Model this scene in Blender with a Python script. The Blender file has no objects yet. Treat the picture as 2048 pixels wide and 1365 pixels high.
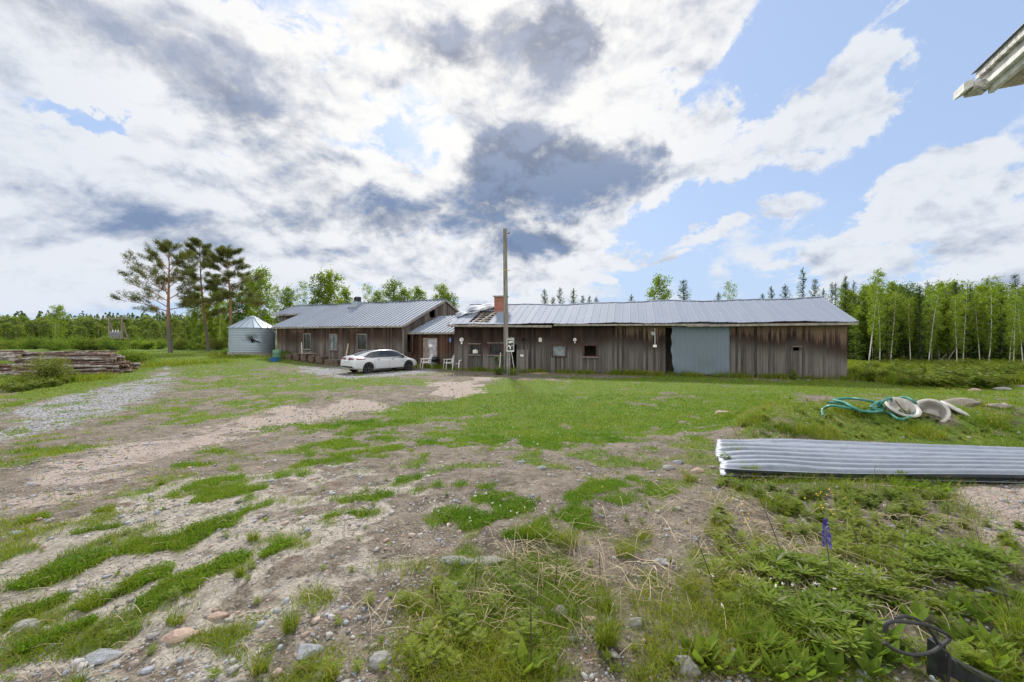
import bpy, bmesh, math, random
import numpy as np
from mathutils import Vector, Matrix

RND = random.Random(11)
RNG = np.random.default_rng(11)
S = bpy.context.scene
PI = math.pi
F, HU, HV, CH = 820.0, 1024.0, 671.0, 2.3      # focal length and horizon of the photograph in its pixels, eye height in metres

# ---------------------------------------------------------------- camera
cam = bpy.data.cameras.new('camera')
cam.sensor_width = 36.0
cam.lens = F / 2048 * 36.0
cam.shift_y = -(682.5 - HV) / 2048
cam.clip_end = 4000
cam.clip_start = 0.05
cam_o = bpy.data.objects.new('camera', cam)
S.collection.objects.link(cam_o)
cam_o.location = (0, 0, CH)
cam_o.rotation_euler = (PI / 2, 0, 0)
S.camera = cam_o
S.render.resolution_x, S.render.resolution_y = 1024, 682
S.render.engine = 'CYCLES'
S.cycles.use_denoising = True
S.cycles.use_adaptive_sampling = True; S.cycles.adaptive_threshold = .02
S.cycles.max_bounces = 6
S.cycles.transparent_max_bounces = 6
S.view_settings.view_transform = 'Standard'
S.view_settings.look = 'None'
S.view_settings.gamma = 1.0
S.view_settings.exposure = 0.2


# ---------------------------------------------------------------- node arithmetic
class E:
    """A node socket with operators, so that materials read as formulas."""
    def __init__(s, nt, k): s.nt, s.k = nt, k
    def _m(s, op, *a, clamp=False):
        n = s.nt.nodes.new('ShaderNodeMath'); n.operation = op; n.use_clamp = clamp
        for i, v in enumerate((s,) + a):
            if isinstance(v, E): s.nt.links.new(v.k, n.inputs[i])
            else: n.inputs[i].default_value = v
        return E(s.nt, n.outputs[0])
    def __add__(s, o): return s._m('ADD', o)
    __radd__ = __add__
    def __mul__(s, o): return s._m('MULTIPLY', o)
    __rmul__ = __mul__
    def __sub__(s, o): return s._m('SUBTRACT', o)
    def __rsub__(s, o): return (s * -1.0) + o
    def __truediv__(s, o): return s._m('DIVIDE', o)
    def __pow__(s, o): return s._m('POWER', o)
    def mx(s, o): return s._m('MAXIMUM', o)
    def mn(s, o): return s._m('MINIMUM', o)
    def clamp(s): return s._m('ADD', 0.0, clamp=True)
    def ss(s, a, b, lo=0.0, hi=1.0):
        n = s.nt.nodes.new('ShaderNodeMapRange'); n.interpolation_type = 'SMOOTHSTEP'
        s.nt.links.new(s.k, n.inputs[0])
        for i, v in enumerate((a, b, lo, hi)): n.inputs[i + 1].default_value = v
        return E(s.nt, n.outputs[0])


def mix(a, b, f, nt, blend='MIX'):
    n = nt.nodes.new('ShaderNodeMix'); n.data_type = 'RGBA'; n.blend_type = blend; n.clamp_factor = True
    for i, v in ((0, f), (6, a), (7, b)):
        if isinstance(v, E): nt.links.new(v.k, n.inputs[i])
        elif isinstance(v, (tuple, list)): n.inputs[i].default_value = (*v, 1) if len(v) == 3 else v
        else: n.inputs[i].default_value = v
    return E(nt, n.outputs[2])


def noise(nt, vec, scale=1.0, detail=4, rough=.55, dist=0.0, lac=2.0, colour=False):
    n = nt.nodes.new('ShaderNodeTexNoise')
    if vec is not None: nt.links.new(vec.k, n.inputs['Vector'])
    n.inputs['Scale'].default_value = scale; n.inputs['Detail'].default_value = detail
    n.inputs['Roughness'].default_value = rough; n.inputs['Distortion'].default_value = dist
    n.inputs['Lacunarity'].default_value = lac
    return E(nt, n.outputs['Color' if colour else 'Fac'])


def vmath(nt, op, a, b=None):
    n = nt.nodes.new('ShaderNodeVectorMath'); n.operation = op
    for i, v in enumerate((a, b)):
        if v is None: continue
        if isinstance(v, E): nt.links.new(v.k, n.inputs[i])
        elif isinstance(v, (int, float)): n.inputs[3].default_value = v
        else: n.inputs[i].default_value = v
    if op == 'SCALE' and isinstance(b, (int, float)): n.inputs[3].default_value = b
    return E(nt, n.outputs[0])


def sep(nt, v):
    n = nt.nodes.new('ShaderNodeSeparateXYZ'); nt.links.new(v.k, n.inputs[0])
    return [E(nt, o) for o in n.outputs]


def comb(nt, x, y, z=0.0):
    n = nt.nodes.new('ShaderNodeCombineXYZ')
    for i, v in enumerate((x, y, z)):
        if isinstance(v, E): nt.links.new(v.k, n.inputs[i])
        else: n.inputs[i].default_value = v
    return E(nt, n.outputs[0])


# ---------------------------------------------------------------- sun and sky
SUN_AZ, SUN_EL = math.radians(-7), math.radians(40)      # ahead of the viewer and a little left, behind thin cloud
sl = bpy.data.lights.new('sun', 'SUN'); sl.energy = 4.8; sl.angle = math.radians(5); sl.color = (1.0, .95, .87)
so = bpy.data.objects.new('sun', sl); S.collection.objects.link(so)
sd = Vector((math.sin(SUN_AZ) * math.cos(SUN_EL), math.cos(SUN_AZ) * math.cos(SUN_EL), math.sin(SUN_EL)))
so.rotation_euler = sd.to_track_quat('Z', 'Y').to_euler()
so.location = sd * 60


def build_world():
    w = bpy.data.worlds.new('World'); S.world = w; w.use_nodes = True
    nt = w.node_tree; nt.nodes.clear()
    out = nt.nodes.new('ShaderNodeOutputWorld'); bg = nt.nodes.new('ShaderNodeBackground')
    nt.links.new(bg.outputs[0], out.inputs[0])
    sky = nt.nodes.new('ShaderNodeTexSky'); sky.sky_type = 'NISHITA'; sky.sun_disc = False
    sky.sun_elevation = SUN_EL; sky.sun_rotation = SUN_AZ
    sky.air_density = 1.2; sky.dust_density = 1.2; sky.ozone_density = 2.0
    skyc = E(nt, sky.outputs[0])
    tc = nt.nodes.new('ShaderNodeTexCoord'); d = E(nt, tc.outputs['Generated'])
    x, y, z = sep(nt, d)
    az = x._m('ARCTAN2', y); el = z._m('ARCSINE')
    zz = z.mx(0.0) + .16
    flat = comb(nt, x / zz, y / zz, 0.0)                       # cloud layer seen in perspective
    # edges of the cloud masses are ragged: shift the direction by noise first
    wn = noise(nt, d, 5.0, 7, .62, colour=True)
    wx, wy, wz_ = sep(nt, wn)
    flatten = el.ss(0.0, .35, .35, 1.0)
    a2 = az + (wx - .5) * .34; e2 = el + (wy - .5) * .22 * flatten
    ae = comb(nt, a2, e2, 0.0)

    def ang(u, v):
        return math.atan2(u - HU, F), math.atan2(HV - v, math.hypot(F, u - HU))

    def blobs(lst):
        tot = None
        for (u, v, ru, rv, rot, amp) in lst:
            a, e = ang(u, v)
            a1, _ = ang(u + ru, v); _, e1 = ang(u, v - rv)
            m = nt.nodes.new('ShaderNodeMapping'); m.vector_type = 'TEXTURE'
            nt.links.new(ae.k, m.inputs['Vector'])
            m.inputs['Location'].default_value = (a, e, 0)
            m.inputs['Rotation'].default_value = (0, 0, math.radians(rot))
            m.inputs['Scale'].default_value = (abs(a1 - a) * 1.5, abs(e1 - e) * 1.5, 1)
            g = nt.nodes.new('ShaderNodeTexGradient'); g.gradient_type = 'SPHERICAL'
            nt.links.new(m.outputs[0], g.inputs[0])
            b = E(nt, g.outputs['Fac']).ss(0, .85) * amp
            tot = b if tot is None else tot + b
        return tot
    # where cloud covers the blue (+) and where the blue opens (-)
    cover = blobs([
        (300, 130, 520, 230, -8, .55), (960, 120, 330, 190, 0, .6), (150, 330, 360, 120, -12, .5), (650, 400, 300, 130, -14, .55),
        (200, 450, 420, 90, 0, .45), (1080, 350, 260, 120, 0, .75), (1230, 180, 240, 170, 20, .35),
        (1450, 300, 330, 90, 27, .5), (1720, 185, 270, 115, 27, .6), (1930, 390, 190, 95, 10, .75), (1730, 490, 170, 55, 8, .5),
        (1130, 490, 160, 38, 0, .6), (1600, 420, 120, 20, 5, .2), (1120, 540, 60, 14, 0, .45), (1210, 552, 24, 8, 0, .45), (1320, 516, 50, 8, 0, .42), (1400, 476, 85, 16, 3, .42), (1560, 545, 190, 30, 2, .35), (1960, 540, 160, 50, 0, .4),
        (1120, 545, 150, 24, 0, .35), (700, 560, 500, 60, 0, .25), (150, 560, 320, 60, 0, .3),
        (660, 285, 110, 26, -10, -.45), (790, 300, 60, 70, 20, -.30), (730, 235, 40, 50, 0, -.25), (180, 245, 170, 22, -12, -.55), (420, 320, 70, 20, 0, -.3), (560, 270, 120, 20, -14, -.35),
        (1555, 120, 110, 130, 20, -.5), (1640, 40, 60, 30, 20, .35), (1800, 15, 90, 30, 10, .35), (1350, 90, 120, 90, 20, .3), (1800, 330, 230, 70, 27, -.5), (1420, 410, 240, 55, 12, -.7), (1950, 130, 130, 170, 0, -.6), (1640, 30, 160, 60, 0, -.35),
        (1340, 545, 170, 35, 0, -.4), (1190, 250, 60, 40, 0, -.2), (1450, 190, 60, 60, 20, -.35),
    ])
    # where cloud is thick and grey underneath
    dark = blobs([
        (1085, 360, 205, 100, 0, 1.45), (900, 455, 130, 50, 0, .75), (1080, 492, 110, 28, 0, .8), (640, 385, 210, 75, -14, .34), (760, 425, 170, 50, 0, .28),
        (200, 440, 430, 85, 2, .34), (560, 470, 260, 50, 0, .28), (330, 90, 420, 120, -14, .55), (1000, 95, 170, 110, 0, .62), (820, 60, 190, 90, 0, .45), (600, 150, 180, 60, -14, .35), (1130, 60, 60, 100, 0, .4), (940, 190, 60, 40, 0, .3),
        (1130, 120, 70, 140, 0, .4), (60, 110, 160, 110, 0, .3), (800, 520, 220, 25, 0, .35), (120, 560, 260, 24, 0, .3),
        (1960, 420, 170, 50, 0, .42), (1720, 500, 120, 35, 0, .3), (1640, 230, 200, 40, 27, .12), (400, 170, 200, 70, -12, .3), (1270, 330, 50, 90, 0, .3),
    ])
    n1 = noise(nt, flat, 1.15, 9, .58, .25)
    dz = vmath(nt, 'MULTIPLY', d, (1.0, 1.0, 1.55))             # layers lie flatter than they are wide
    n2 = noise(nt, vmath(nt, 'ADD', dz, (7.3, 2.1, 4.0)), 4.3, 8, .60, .35)
    n3 = noise(nt, dz, 11.0, 8, .62, .4)
    back = y.ss(.25, -.2)                                      # behind the viewer: broken sunlit cloud, brightened to light the walls facing it
    billow = ((n3 - .5)._m('ABSOLUTE') * -2.0 + .22) * .75
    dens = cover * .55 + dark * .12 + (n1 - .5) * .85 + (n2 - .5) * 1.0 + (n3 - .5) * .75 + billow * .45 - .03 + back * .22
    alpha = dens.ss(-.02, .17)
    thick = dens.ss(.08, .75)
    up = (sd.x * .016, 0.0, .024)                              # towards the sun: the side of a billow facing away is shaded
    n3b = noise(nt, vmath(nt, 'ADD', dz, up), 11.0, 8, .62, .4)
    n2b = noise(nt, vmath(nt, 'ADD', dz, tuple(c * 1.8 for c in up)), 5.5, 7, .6, .3)
    n2c = noise(nt, dz, 5.5, 7, .6, .3)
    relief = (n3b - n3) * 1.5 + (n2b - n2c) * 3.0
    core = dark.ss(.22, .95)
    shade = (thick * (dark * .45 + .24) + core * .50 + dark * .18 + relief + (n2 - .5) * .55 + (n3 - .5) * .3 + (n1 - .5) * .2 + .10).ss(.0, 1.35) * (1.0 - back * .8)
    sx = sd.x; sy = sd.y; sz = sd.z
    cosg = x * sx + y * sy + z * sz
    glow = cosg.ss(.72, 1.0)
    lit = mix((.70, .735, .795), (.88, .872, .86), glow, nt)
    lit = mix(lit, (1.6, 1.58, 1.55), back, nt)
    grey = mix((.15, .205, .32), (.29, .32, .40), el.ss(.25, .6), nt)
    grey = mix(grey, vmath(nt, 'SCALE', grey, 1.5), (n2c * .5 + n3 * .5 + relief * .5).ss(.40, .62) * .6, nt)
    cloud = mix(lit, grey, shade, nt)
    low = el.ss(.13, .0)                                       # distance washes the lowest clouds out
    blue = vmath(nt, 'MULTIPLY', skyc, (.105, .112, .122))
    blue = mix(blue, (.41, .54, .80), .75, nt)
    blue = mix(blue, (.47, .62, .84), el.ss(.30, .0), nt)
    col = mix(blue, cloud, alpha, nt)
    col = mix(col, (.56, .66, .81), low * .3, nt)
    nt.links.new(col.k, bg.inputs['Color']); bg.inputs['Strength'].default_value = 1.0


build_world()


# ---------------------------------------------------------------- numpy noise and terrain
_PERM = np.random.default_rng(3).integers(0, 1 << 30, 65536)


def vnoise(x, y, seed=0):
    x = np.asarray(x, float); y = np.asarray(y, float)
    xi = np.floor(x).astype(np.int64); yi = np.floor(y).astype(np.int64)
    fx = x - xi; fy = y - yi
    fx = fx * fx * (3 - 2 * fx); fy = fy * fy * (3 - 2 * fy)
    def h(i, j): return _PERM[(i * 7919 + j * 104729 + seed * 15485863) & 65535] / float(1 << 30)
    return (h(xi, yi) * (1 - fx) + h(xi + 1, yi) * fx) * (1 - fy) + (h(xi, yi + 1) * (1 - fx) + h(xi + 1, yi + 1) * fx) * fy


def fbm(x, y, sc, octv=4, seed=0, rough=.5):
    t = 0; a = 1.0; n = 0
    for o in range(octv):
        t = t + a * vnoise(np.asarray(x) * sc + 17.3 * o, np.asarray(y) * sc - 9.1 * o, seed + o); n += a; a *= rough; sc *= 2.03
    return t / n


def ss(a, b, x):
    t = np.clip((np.asarray(x, float) - a) / (b - a), 0, 1); return t * t * (3 - 2 * t)


def G(x, y, fine=True):
    """Height of the ground."""
    x = np.asarray(x, float); y = np.asarray(y, float)
    z = .62 * (1 - ss(2.5, 12.5, y)) * (1 - .25 * ss(0, -8, x))
    z = z + .58 * np.exp(-((y - 9.0) / np.where(y < 9, 1.35, 2.6)) ** 2) * ss(0, 1.9, x - (.5 * y - .5)) * (1 - ss(11, 17, x))
    z = z + .42 * ss(-11, -21, x) * ss(20, 36, y)
    z = z - .9 * ss(48, 95, y) * (1 - ss(10, 30, x)) + 15 * ss(170, 420, y) * ss(40, -120, x)
    z = z + .12 * ss(12, 20, x) * ss(20, 26, y)
    if fine:
        near = 1 - ss(9, 30, np.hypot(x, y))
        z = z + (.10 * (fbm(x, y, .45, 3, 5) - .5) + .055 * (fbm(x, y, 2.3, 4, 9) - .5) + .02 * (fbm(x, y, 9.0, 2, 2) - .5)) * (.15 + .85 * near)
        z = z + .25 * (fbm(x, y, .06, 3, 4) - .5) * ss(40, 70, np.hypot(x, y))
    return z


def g1(x, y): return float(G(np.array([x]), np.array([y]))[0])


def unproj(u, v, ymin=1.4, ymax=70):
    """The ground point seen at a pixel of the photograph."""
    ys = np.geomspace(ymin, ymax, 1500)
    xs = (u - HU) / F * ys; zs = CH - (v - HV) / F * ys
    below = zs < G(xs, ys, False)
    i = int(np.argmax(below)) if below.any() else len(ys) - 1
    return xs[i], ys[i]


def poly_sdf(px, x, y):
    """Signed distance (inside positive) to a polygon given in photo pixels and laid on the ground."""
    P = np.array([unproj(*p) for p in px]); n = len(P)
    d = np.full(x.shape, 1e9); ins = np.zeros(x.shape, bool)
    for i in range(n):
        ax, ay = P[i]; bx, by = P[(i + 1) % n]
        ex, ey = bx - ax, by - ay
        t = np.clip(((x - ax) * ex + (y - ay) * ey) / (ex * ex + ey * ey + 1e-9), 0, 1)
        d = np.minimum(d, np.hypot(x - ax - t * ex, y - ay - t * ey))
        c = ((ay > y) != (by > y)) & (x < (bx - ax) * (y - ay) / (by - ay + 1e-12) + ax)
        ins ^= c
    return np.where(ins, d, -d)


CLOVER = [(430, 1005, 545, 968, 15), (310, 1095, 500, 1025, 19), (340, 1165, 445, 1125, 28), (200, 1200, 320, 1140, 24), (75, 1165, 170, 1130, 18),
          (590, 1030, 615, 1028, 12), (690, 1010, 805, 995, 13), (825, 1045, 950, 1030, 26), (660, 1035, 720, 1030, 6), (850, 980, 910, 972, 11),
          (980, 975, 1040, 970, 9), (1010, 1020, 1060, 1012, 16), (1040, 1065, 1140, 1035, 24), (650, 915, 800, 902, 15), (670, 890, 760, 880, 9),
          (850, 890, 1000, 885, 11), (1040, 885, 1160, 880, 12), (530, 1115, 562, 1095, 8), (655, 1140, 690, 1115, 9), (470, 940, 560, 932, 8),
          (360, 932, 410, 930, 5), (420, 905, 480, 898, 5), (150, 1075, 230, 1060, 9), (60, 1050, 90, 1040, 6), (560, 860, 700, 850, 9),
          (690, 870, 780, 850, 9), (20, 1230, 120, 1195, 12), (60, 1290, 180, 1240, 10), (640, 990, 680, 985, 6), (1150, 990, 1260, 960, 12), (800, 965, 830, 960, 6),
          (1230, 1005, 1330, 985, 12), (400, 975, 470, 960, 7), (200, 1030, 330, 1000, 6), (960, 1000, 1010, 990, 7)]
_CL = []
for (u0, v0, u1, v1, hw) in CLOVER:
    A_, B_ = unproj(u0, v0), unproj(u1, v1); um, vm = (u0 + u1) / 2, (v0 + v1) / 2
    _CL.append((*A_, *B_, .50 * abs(unproj(um, vm - hw)[1] - unproj(um, vm + hw)[1])))

LAWN = [(690, 850), (800, 803), (900, 800), (940, 775), (1010, 763), (1330, 752), (1700, 762), (2048, 772), (2048, 800), (1620, 800), (1530, 830), (1440, 868), (1330, 878), (1200, 890), (1000, 880), (850, 878), (740, 890)]
STRIP = [(0, 820), (300, 757), (325, 735), (300, 726), (0, 765)]
YARD = [(345, 730), (330, 760), (470, 800), (760, 785), (900, 765), (820, 742), (690, 750), (560, 726), (470, 712)]
MIDGRASS = [(0, 935), (0, 885), (200, 840), (420, 800), (640, 790), (560, 812), (300, 870)]
GRAVEL = [(0, 885), (0, 835), (110, 795), (300, 757), (328, 728), (348, 728), (350, 760), (300, 805), (180, 840), (60, 872)]
GRAVEL_BARN = [(590, 745), (600, 732), (690, 736), (700, 750), (860, 738), (870, 745), (690, 760)]
PINK = [(0, 1015), (0, 955), (200, 905), (420, 852), (600, 812), (735, 797), (780, 812), (650, 842), (450, 888), (250, 948), (60, 1015)]
PINK_SPOT = [(850, 790), (880, 765), (960, 757), (960, 775), (900, 800)]
PINK_RIGHT = [(1880, 1000), (1990, 965), (2200, 960), (2300, 1120), (2020, 1150), (1930, 1090)]
WEEDS = [(1420, 960), (1440, 880), (1480, 840), (1570, 800), (2200, 770), (2600, 1000), (2600, 1500), (1430, 1500), (1430, 1250), (1430, 1100)]
WEEDS_MID = [(800, 1420), (830, 1200), (920, 1150), (1060, 1165), (1100, 1240), (990, 1330), (960, 1420)]
SHEET = [(1436, 884), (2048, 896), (2500, 900), (2500, 985), (2048, 972), (1446, 957)]
CLAY = [(0, 1365), (0, 1080), (420, 960), (700, 930), (960, 960), (820, 1130), (560, 1250), (330, 1420)]


def masks(x, y):
    """grass, gravel, reddish dirt, pale clay, clover: what covers the ground at each point, 0..1."""
    r = np.hypot(x, y)
    nA = fbm(x, y, .8, 4, 21) - .5; nB = fbm(x, y, 3.0, 3, 31) - .5; nC = fbm(x, y, .25, 3, 41) - .5
    j = nA * 1.6 + nB * .9
    wl = 1.2 + r * .03
    def P(poly, soft, jit): return ss(-soft, soft, poly_sdf(poly, x, y) + j * jit)
    lawn = P(LAWN, .8, 2.2) * (.25 + .75 * ss(-.26, .02, nA * .9 + nB * .9 + .04 + .12 * ss(9, 14, y)))
    strip = P(STRIP, 1.0, 1.6)
    yard = P(YARD, 1.2, 2.0) * ss(-.10, .16, nA + nB * .8 + nC * .7 + .05) * .75
    mid = P(MIDGRASS, .6, 1.8) * ss(-.14, .14, nA + nB * .8) * .8
    weeds = np.maximum(P(WEEDS, .4, .9), P(WEEDS_MID, .25, .6) * .8)
    gravel = np.maximum(P(GRAVEL, .6, 1.5), P(GRAVEL_BARN, .5, 1.5))
    pink = np.maximum(np.maximum(P(PINK, .55, 1.7) * (.55 + .45 * ss(-.15, .1, nB + nA * .5)), P(PINK_SPOT, .4, 2.4)), P(PINK_RIGHT, .15, .5))
    clay = P(CLAY, .5, .9) * ss(-.25, .1, nA + nB * .8 + .08)
    clover = np.zeros_like(x)
    for (ax, ay, bx, by, hw) in _CL:
        ex, ey = bx - ax, by - ay
        t = np.clip(((x - ax) * ex + (y - ay) * ey) / (ex * ex + ey * ey + 1e-9), 0, 1)
        d = np.hypot(x - ax - t * ex, y - ay - t * ey)
        clover = np.maximum(clover, ss(-.30, .06, nA + nB * .7 + .10) * ss(-.30, .6, .72 - d / hw + nB * 3.2 + nA * 1.3))
    far = ss(26, 40, r)
    outside = ss(1.18, 1.45, np.abs(x) / np.maximum(y, .01)) + (y < .8)
    thin = ss(-.10, .34, nA + nB * 1.5 + nC * .5 + .15 * ss(3.6, 7, y) - .07) * .62
    grass = np.maximum.reduce([lawn, strip, yard, mid, weeds * np.where(y > 4.9, .75 * ss(-.38, .0, nA + nB), .55 * ss(-.10, .25, nA + nB)), thin, far * .9, np.clip(outside, 0, 1) * .6, clover * .9])
    grass = grass * (1 - .8 * P(PINK, .5, 1.2)) * (1 - .9 * gravel * ss(.18, -.05, nB + nA)) * (1 - .9 * P(PINK_RIGHT, .15, .4)) * (1 - .8 * P(PINK_SPOT, .3, 1.5))
    bare = 1 - ss(-.03, .06, poly_sdf(SHEET, x, y))            # nothing grows under the metal sheets
    grass, clover, weeds = grass * bare, clover * bare, weeds * bare
    return [np.clip(m, 0, 1) for m in (grass, gravel, pink, clay, clover, weeds)]


# ---------------------------------------------------------------- mesh helpers
def link(o, parent=None):
    S.collection.objects.link(o)
    if parent is not None: o.parent = parent
    return o


def tag(o, label=None, cat=None, group=None, kind=None):
    for k, v in (('label', label), ('category', cat), ('group', group), ('kind', kind)):
        if v: o[k] = v
    return o


def thing(name, label, cat, loc=(0, 0, 0), rz=0.0, group=None):
    o = bpy.data.objects.new(name, None); o.empty_display_size = .2
    o.location = loc; o.rotation_euler = (0, 0, rz)
    return tag(link(o), label, cat, group)


def fast_mesh(name, V, T, mat, parent=None, smooth=False, attr=None):
    """V (n,3) points and T (m,k) faces of k corners as one mesh object."""
    me = bpy.data.meshes.new(name); V = np.ascontiguousarray(V, np.float32); T = np.ascontiguousarray(T, np.int32)
    k = T.shape[1]
    me.vertices.add(len(V)); me.vertices.foreach_set('co', V.ravel())
    me.loops.add(T.size); me.loops.foreach_set('vertex_index', T.ravel())
    me.polygons.add(len(T)); me.polygons.foreach_set('loop_start', np.arange(0, T.size, k, dtype=np.int32))
    try: me.polygons.foreach_set('loop_total', np.full(len(T), k, np.int32))
    except Exception: pass
    me.update(calc_edges=True)
    if smooth: me.polygons.foreach_set('use_smooth', np.ones(len(T), bool))
    for nm, arr in (attr or {}).items():
        a = me.attributes.new(nm, 'FLOAT_COLOR' if arr.ndim == 2 else 'FLOAT', 'POINT')
        a.data.foreach_set('color' if arr.ndim == 2 else 'value', np.ascontiguousarray(arr, np.float32).ravel())
    me.materials.append(mat)
    return link(bpy.data.objects.new(name, me), parent)


class MB:
    """Collects boxes, tubes, sheets and lathes; build() links them as one mesh object."""
    def __init__(s): s.v, s.f, s.m = [], [], []
    def add(s, vs, fs, m=0):
        b = len(s.v); s.v += [tuple(v) for v in vs]
        for f in fs: s.f.append(tuple(i + b for i in f)); s.m.append(m)
        return s
    def box(s, x0, x1, y0, y1, z0, z1, m=0):
        vs = [(x, y, z) for z in (z0, z1) for y in (y0, y1) for x in (x0, x1)]
        return s.add(vs, [(0, 2, 3, 1), (4, 5, 7, 6), (0, 1, 5, 4), (2, 6, 7, 3), (0, 4, 6, 2), (1, 3, 7, 5)], m)
    def bar(s, a, b, w, h, up=(0, 0, 1), m=0):
        """A square bar from a to b, w wide sideways and h high."""
        a, b = Vector(a), Vector(b); d = (b - a).normalized(); up = Vector(up)
        sd_ = d.cross(up)
        if sd_.length < 1e-4: sd_ = d.cross(Vector((1, 0, 0)))
        sd_.normalize(); u = sd_.cross(d)
        vs = [p + sd_ * (i * w / 2) + u * (j * h / 2) for p in (a, b) for i, j in ((-1, -1), (1, -1), (1, 1), (-1, 1))]
        return s.add(vs, [(0, 3, 2, 1), (4, 5, 6, 7), (0, 1, 5, 4), (1, 2, 6, 5), (2, 3, 7, 6), (3, 0, 4, 7)], m)
    def tube(s, pts, rad, n=8, cap=True, m=0, mcap=None):
        pts = [Vector(p) for p in pts]; k = len(pts)
        if isinstance(rad, (int, float)): rad = [rad] * k
        vs = []; prev = None
        for i, p in enumerate(pts):
            d = (pts[min(i + 1, k - 1)] - pts[max(i - 1, 0)]).normalized()
            ref = prev if prev is not None else (Vector((0, 0, 1)) if abs(d.z) < .9 else Vector((1, 0, 0)))
            a = d.cross(ref)
            if a.length < 1e-5: a = d.cross(Vector((.3, 1, .2)))
            a.normalize(); b = a.cross(d); prev = b
            vs += [p + (a * math.cos(2 * PI * j / n) + b * math.sin(2 * PI * j / n)) * rad[i] for j in range(n)]
        fs = [(i * n + j, i * n + (j + 1) % n, (i + 1) * n + (j + 1) % n, (i + 1) * n + j) for i in range(k - 1) for j in range(n)]
        s.add(vs, fs, m)
        if cap:
            b = len(s.v) - k * n
            s.f.append(tuple(b + j for j in range(n))[::-1]); s.m.append(m if mcap is None else mcap)
            s.f.append(tuple(b + (k - 1) * n + j for j in range(n))); s.m.append(m if mcap is None else mcap)
        return s
    def lathe(s, prof, n=24, c=(0, 0, 0), m=0, axis='z'):
        vs = []
        for (r, z) in prof:
            for j in range(n):
                a = 2 * PI * j / n; p = (r * math.cos(a), r * math.sin(a), z)
                if axis == 'y': p = (p[0], p[2], p[1])
                vs.append((c[0] + p[0], c[1] + p[1], c[2] + p[2]))
        fs = [(i * n + j, i * n + (j + 1) % n, (i + 1) * n + (j + 1) % n, (i + 1) * n + j) for i in range(len(prof) - 1) for j in range(n)]
        return s.add(vs, fs, m)
    def grid(s, P, m=0, flip=False):
        """A sheet through rows of points."""
        nr, nc = len(P), len(P[0]); vs = [p for r in P for p in r]
        fs = [(i * nc + j, i * nc + j + 1, (i + 1) * nc + j + 1, (i + 1) * nc + j) for i in range(nr - 1) for j in range(nc - 1)]
        return s.add(vs, [f[::-1] for f in fs] if flip else fs, m)
    def prism(s, poly, y0, y1, m=0):
        """A polygon in x,z given thickness along y."""
        n = len(poly); vs = [(x, y0, z) for x, z in poly] + [(x, y1, z) for x, z in poly]
        return s.add(vs, [tuple(range(n)), tuple(range(2 * n - 1, n - 1, -1))] + [(i, i + n, (i + 1) % n + n, (i + 1) % n) for i in range(n)], m)
    def build(s, name, mats, parent=None, smooth=False, bevel=0.0, loc=None, label=None, auto=None):
        me = bpy.data.meshes.new(name); me.from_pydata(s.v, [], s.f)
        for mt in (mats if isinstance(mats, (list, tuple)) else [mats]): me.materials.append(mt)
        me.polygons.foreach_set('material_index', s.m)
        bm = bmesh.new(); bm.from_mesh(me); bmesh.ops.recalc_face_normals(bm, faces=bm.faces); bm.to_mesh(me); bm.free()
        if smooth:
            me.polygons.foreach_set('use_smooth', [True] * len(me.polygons))
            try: me.set_sharp_from_angle(angle=math.radians(auto or 40))
            except Exception: pass
        o = link(bpy.data.objects.new(name, me), parent)
        if loc is not None: o.location = loc
        if bevel:
            b = o.modifiers.new('bevel', 'BEVEL'); b.width = bevel; b.segments = 2; b.limit_method = 'ANGLE'
        if label: o['label'] = label
        return o


def copy_thing(o, loc, rz=0.0, sc=None, label=None, group=None):
    r = o.copy(); S.collection.objects.link(r); r.location = loc; r.rotation_euler = (0, 0, rz)
    if sc is not None: r.scale = sc if isinstance(sc, tuple) else (sc, sc, sc)
    if label: r['label'] = label
    if group: r['group'] = group
    for ch in list(o.children):
        c = ch.copy(); S.collection.objects.link(c); c.parent = r
        for gch in ch.children:
            d = gch.copy(); S.collection.objects.link(d); d.parent = c
    return r


# ---------------------------------------------------------------- materials
def new_mat(name):
    m = bpy.data.materials.new(name); m.use_nodes = True; nt = m.node_tree
    b = nt.nodes['Principled BSDF']
    return m, nt, b


def setc(nt, b, key, v):
    if isinstance(v, E): nt.links.new(v.k, b.inputs[key])
    elif isinstance(v, (tuple, list)) and len(v) == 3: b.inputs[key].default_value = (*v, 1)
    else: b.inputs[key].default_value = v


def objco(nt):
    return E(nt, nt.nodes.new('ShaderNodeTexCoord').outputs['Object'])


def worldco(nt):
    return E(nt, nt.nodes.new('ShaderNodeNewGeometry').outputs['Position'])


def island(nt):
    return E(nt, nt.nodes.new('ShaderNodeNewGeometry').outputs['Random Per Island'])


def objrand(nt):
    return E(nt, nt.nodes.new('ShaderNodeObjectInfo').outputs['Random'])


def bump(nt, b, h, dist=.01, strength=.6):
    n = nt.nodes.new('ShaderNodeBump'); n.inputs['Strength'].default_value = strength; n.inputs['Distance'].default_value = dist
    nt.links.new(h.k, n.inputs['Height']); nt.links.new(n.outputs[0], b.inputs['Normal'])


def plain(name, c, rough=.6, metal=0.0, vary=.25, scale=6.0, bmp=0.0):
    """A painted or bare material with a little dirt and wear."""
    m, nt, b = new_mat(name); o = objco(nt)
    n = noise(nt, o, scale, 6, .6)
    dark = tuple(x * (1 - vary) for x in c); lite = tuple(min(1, x * (1 + vary * .6)) for x in c)
    setc(nt, b, 'Base Color', mix(dark, lite, n.ss(.3, .7), nt))
    setc(nt, b, 'Roughness', (n * .25 + (rough - .12)).clamp()); setc(nt, b, 'Metallic', metal)
    if bmp: bump(nt, b, n, bmp)
    return m


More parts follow.
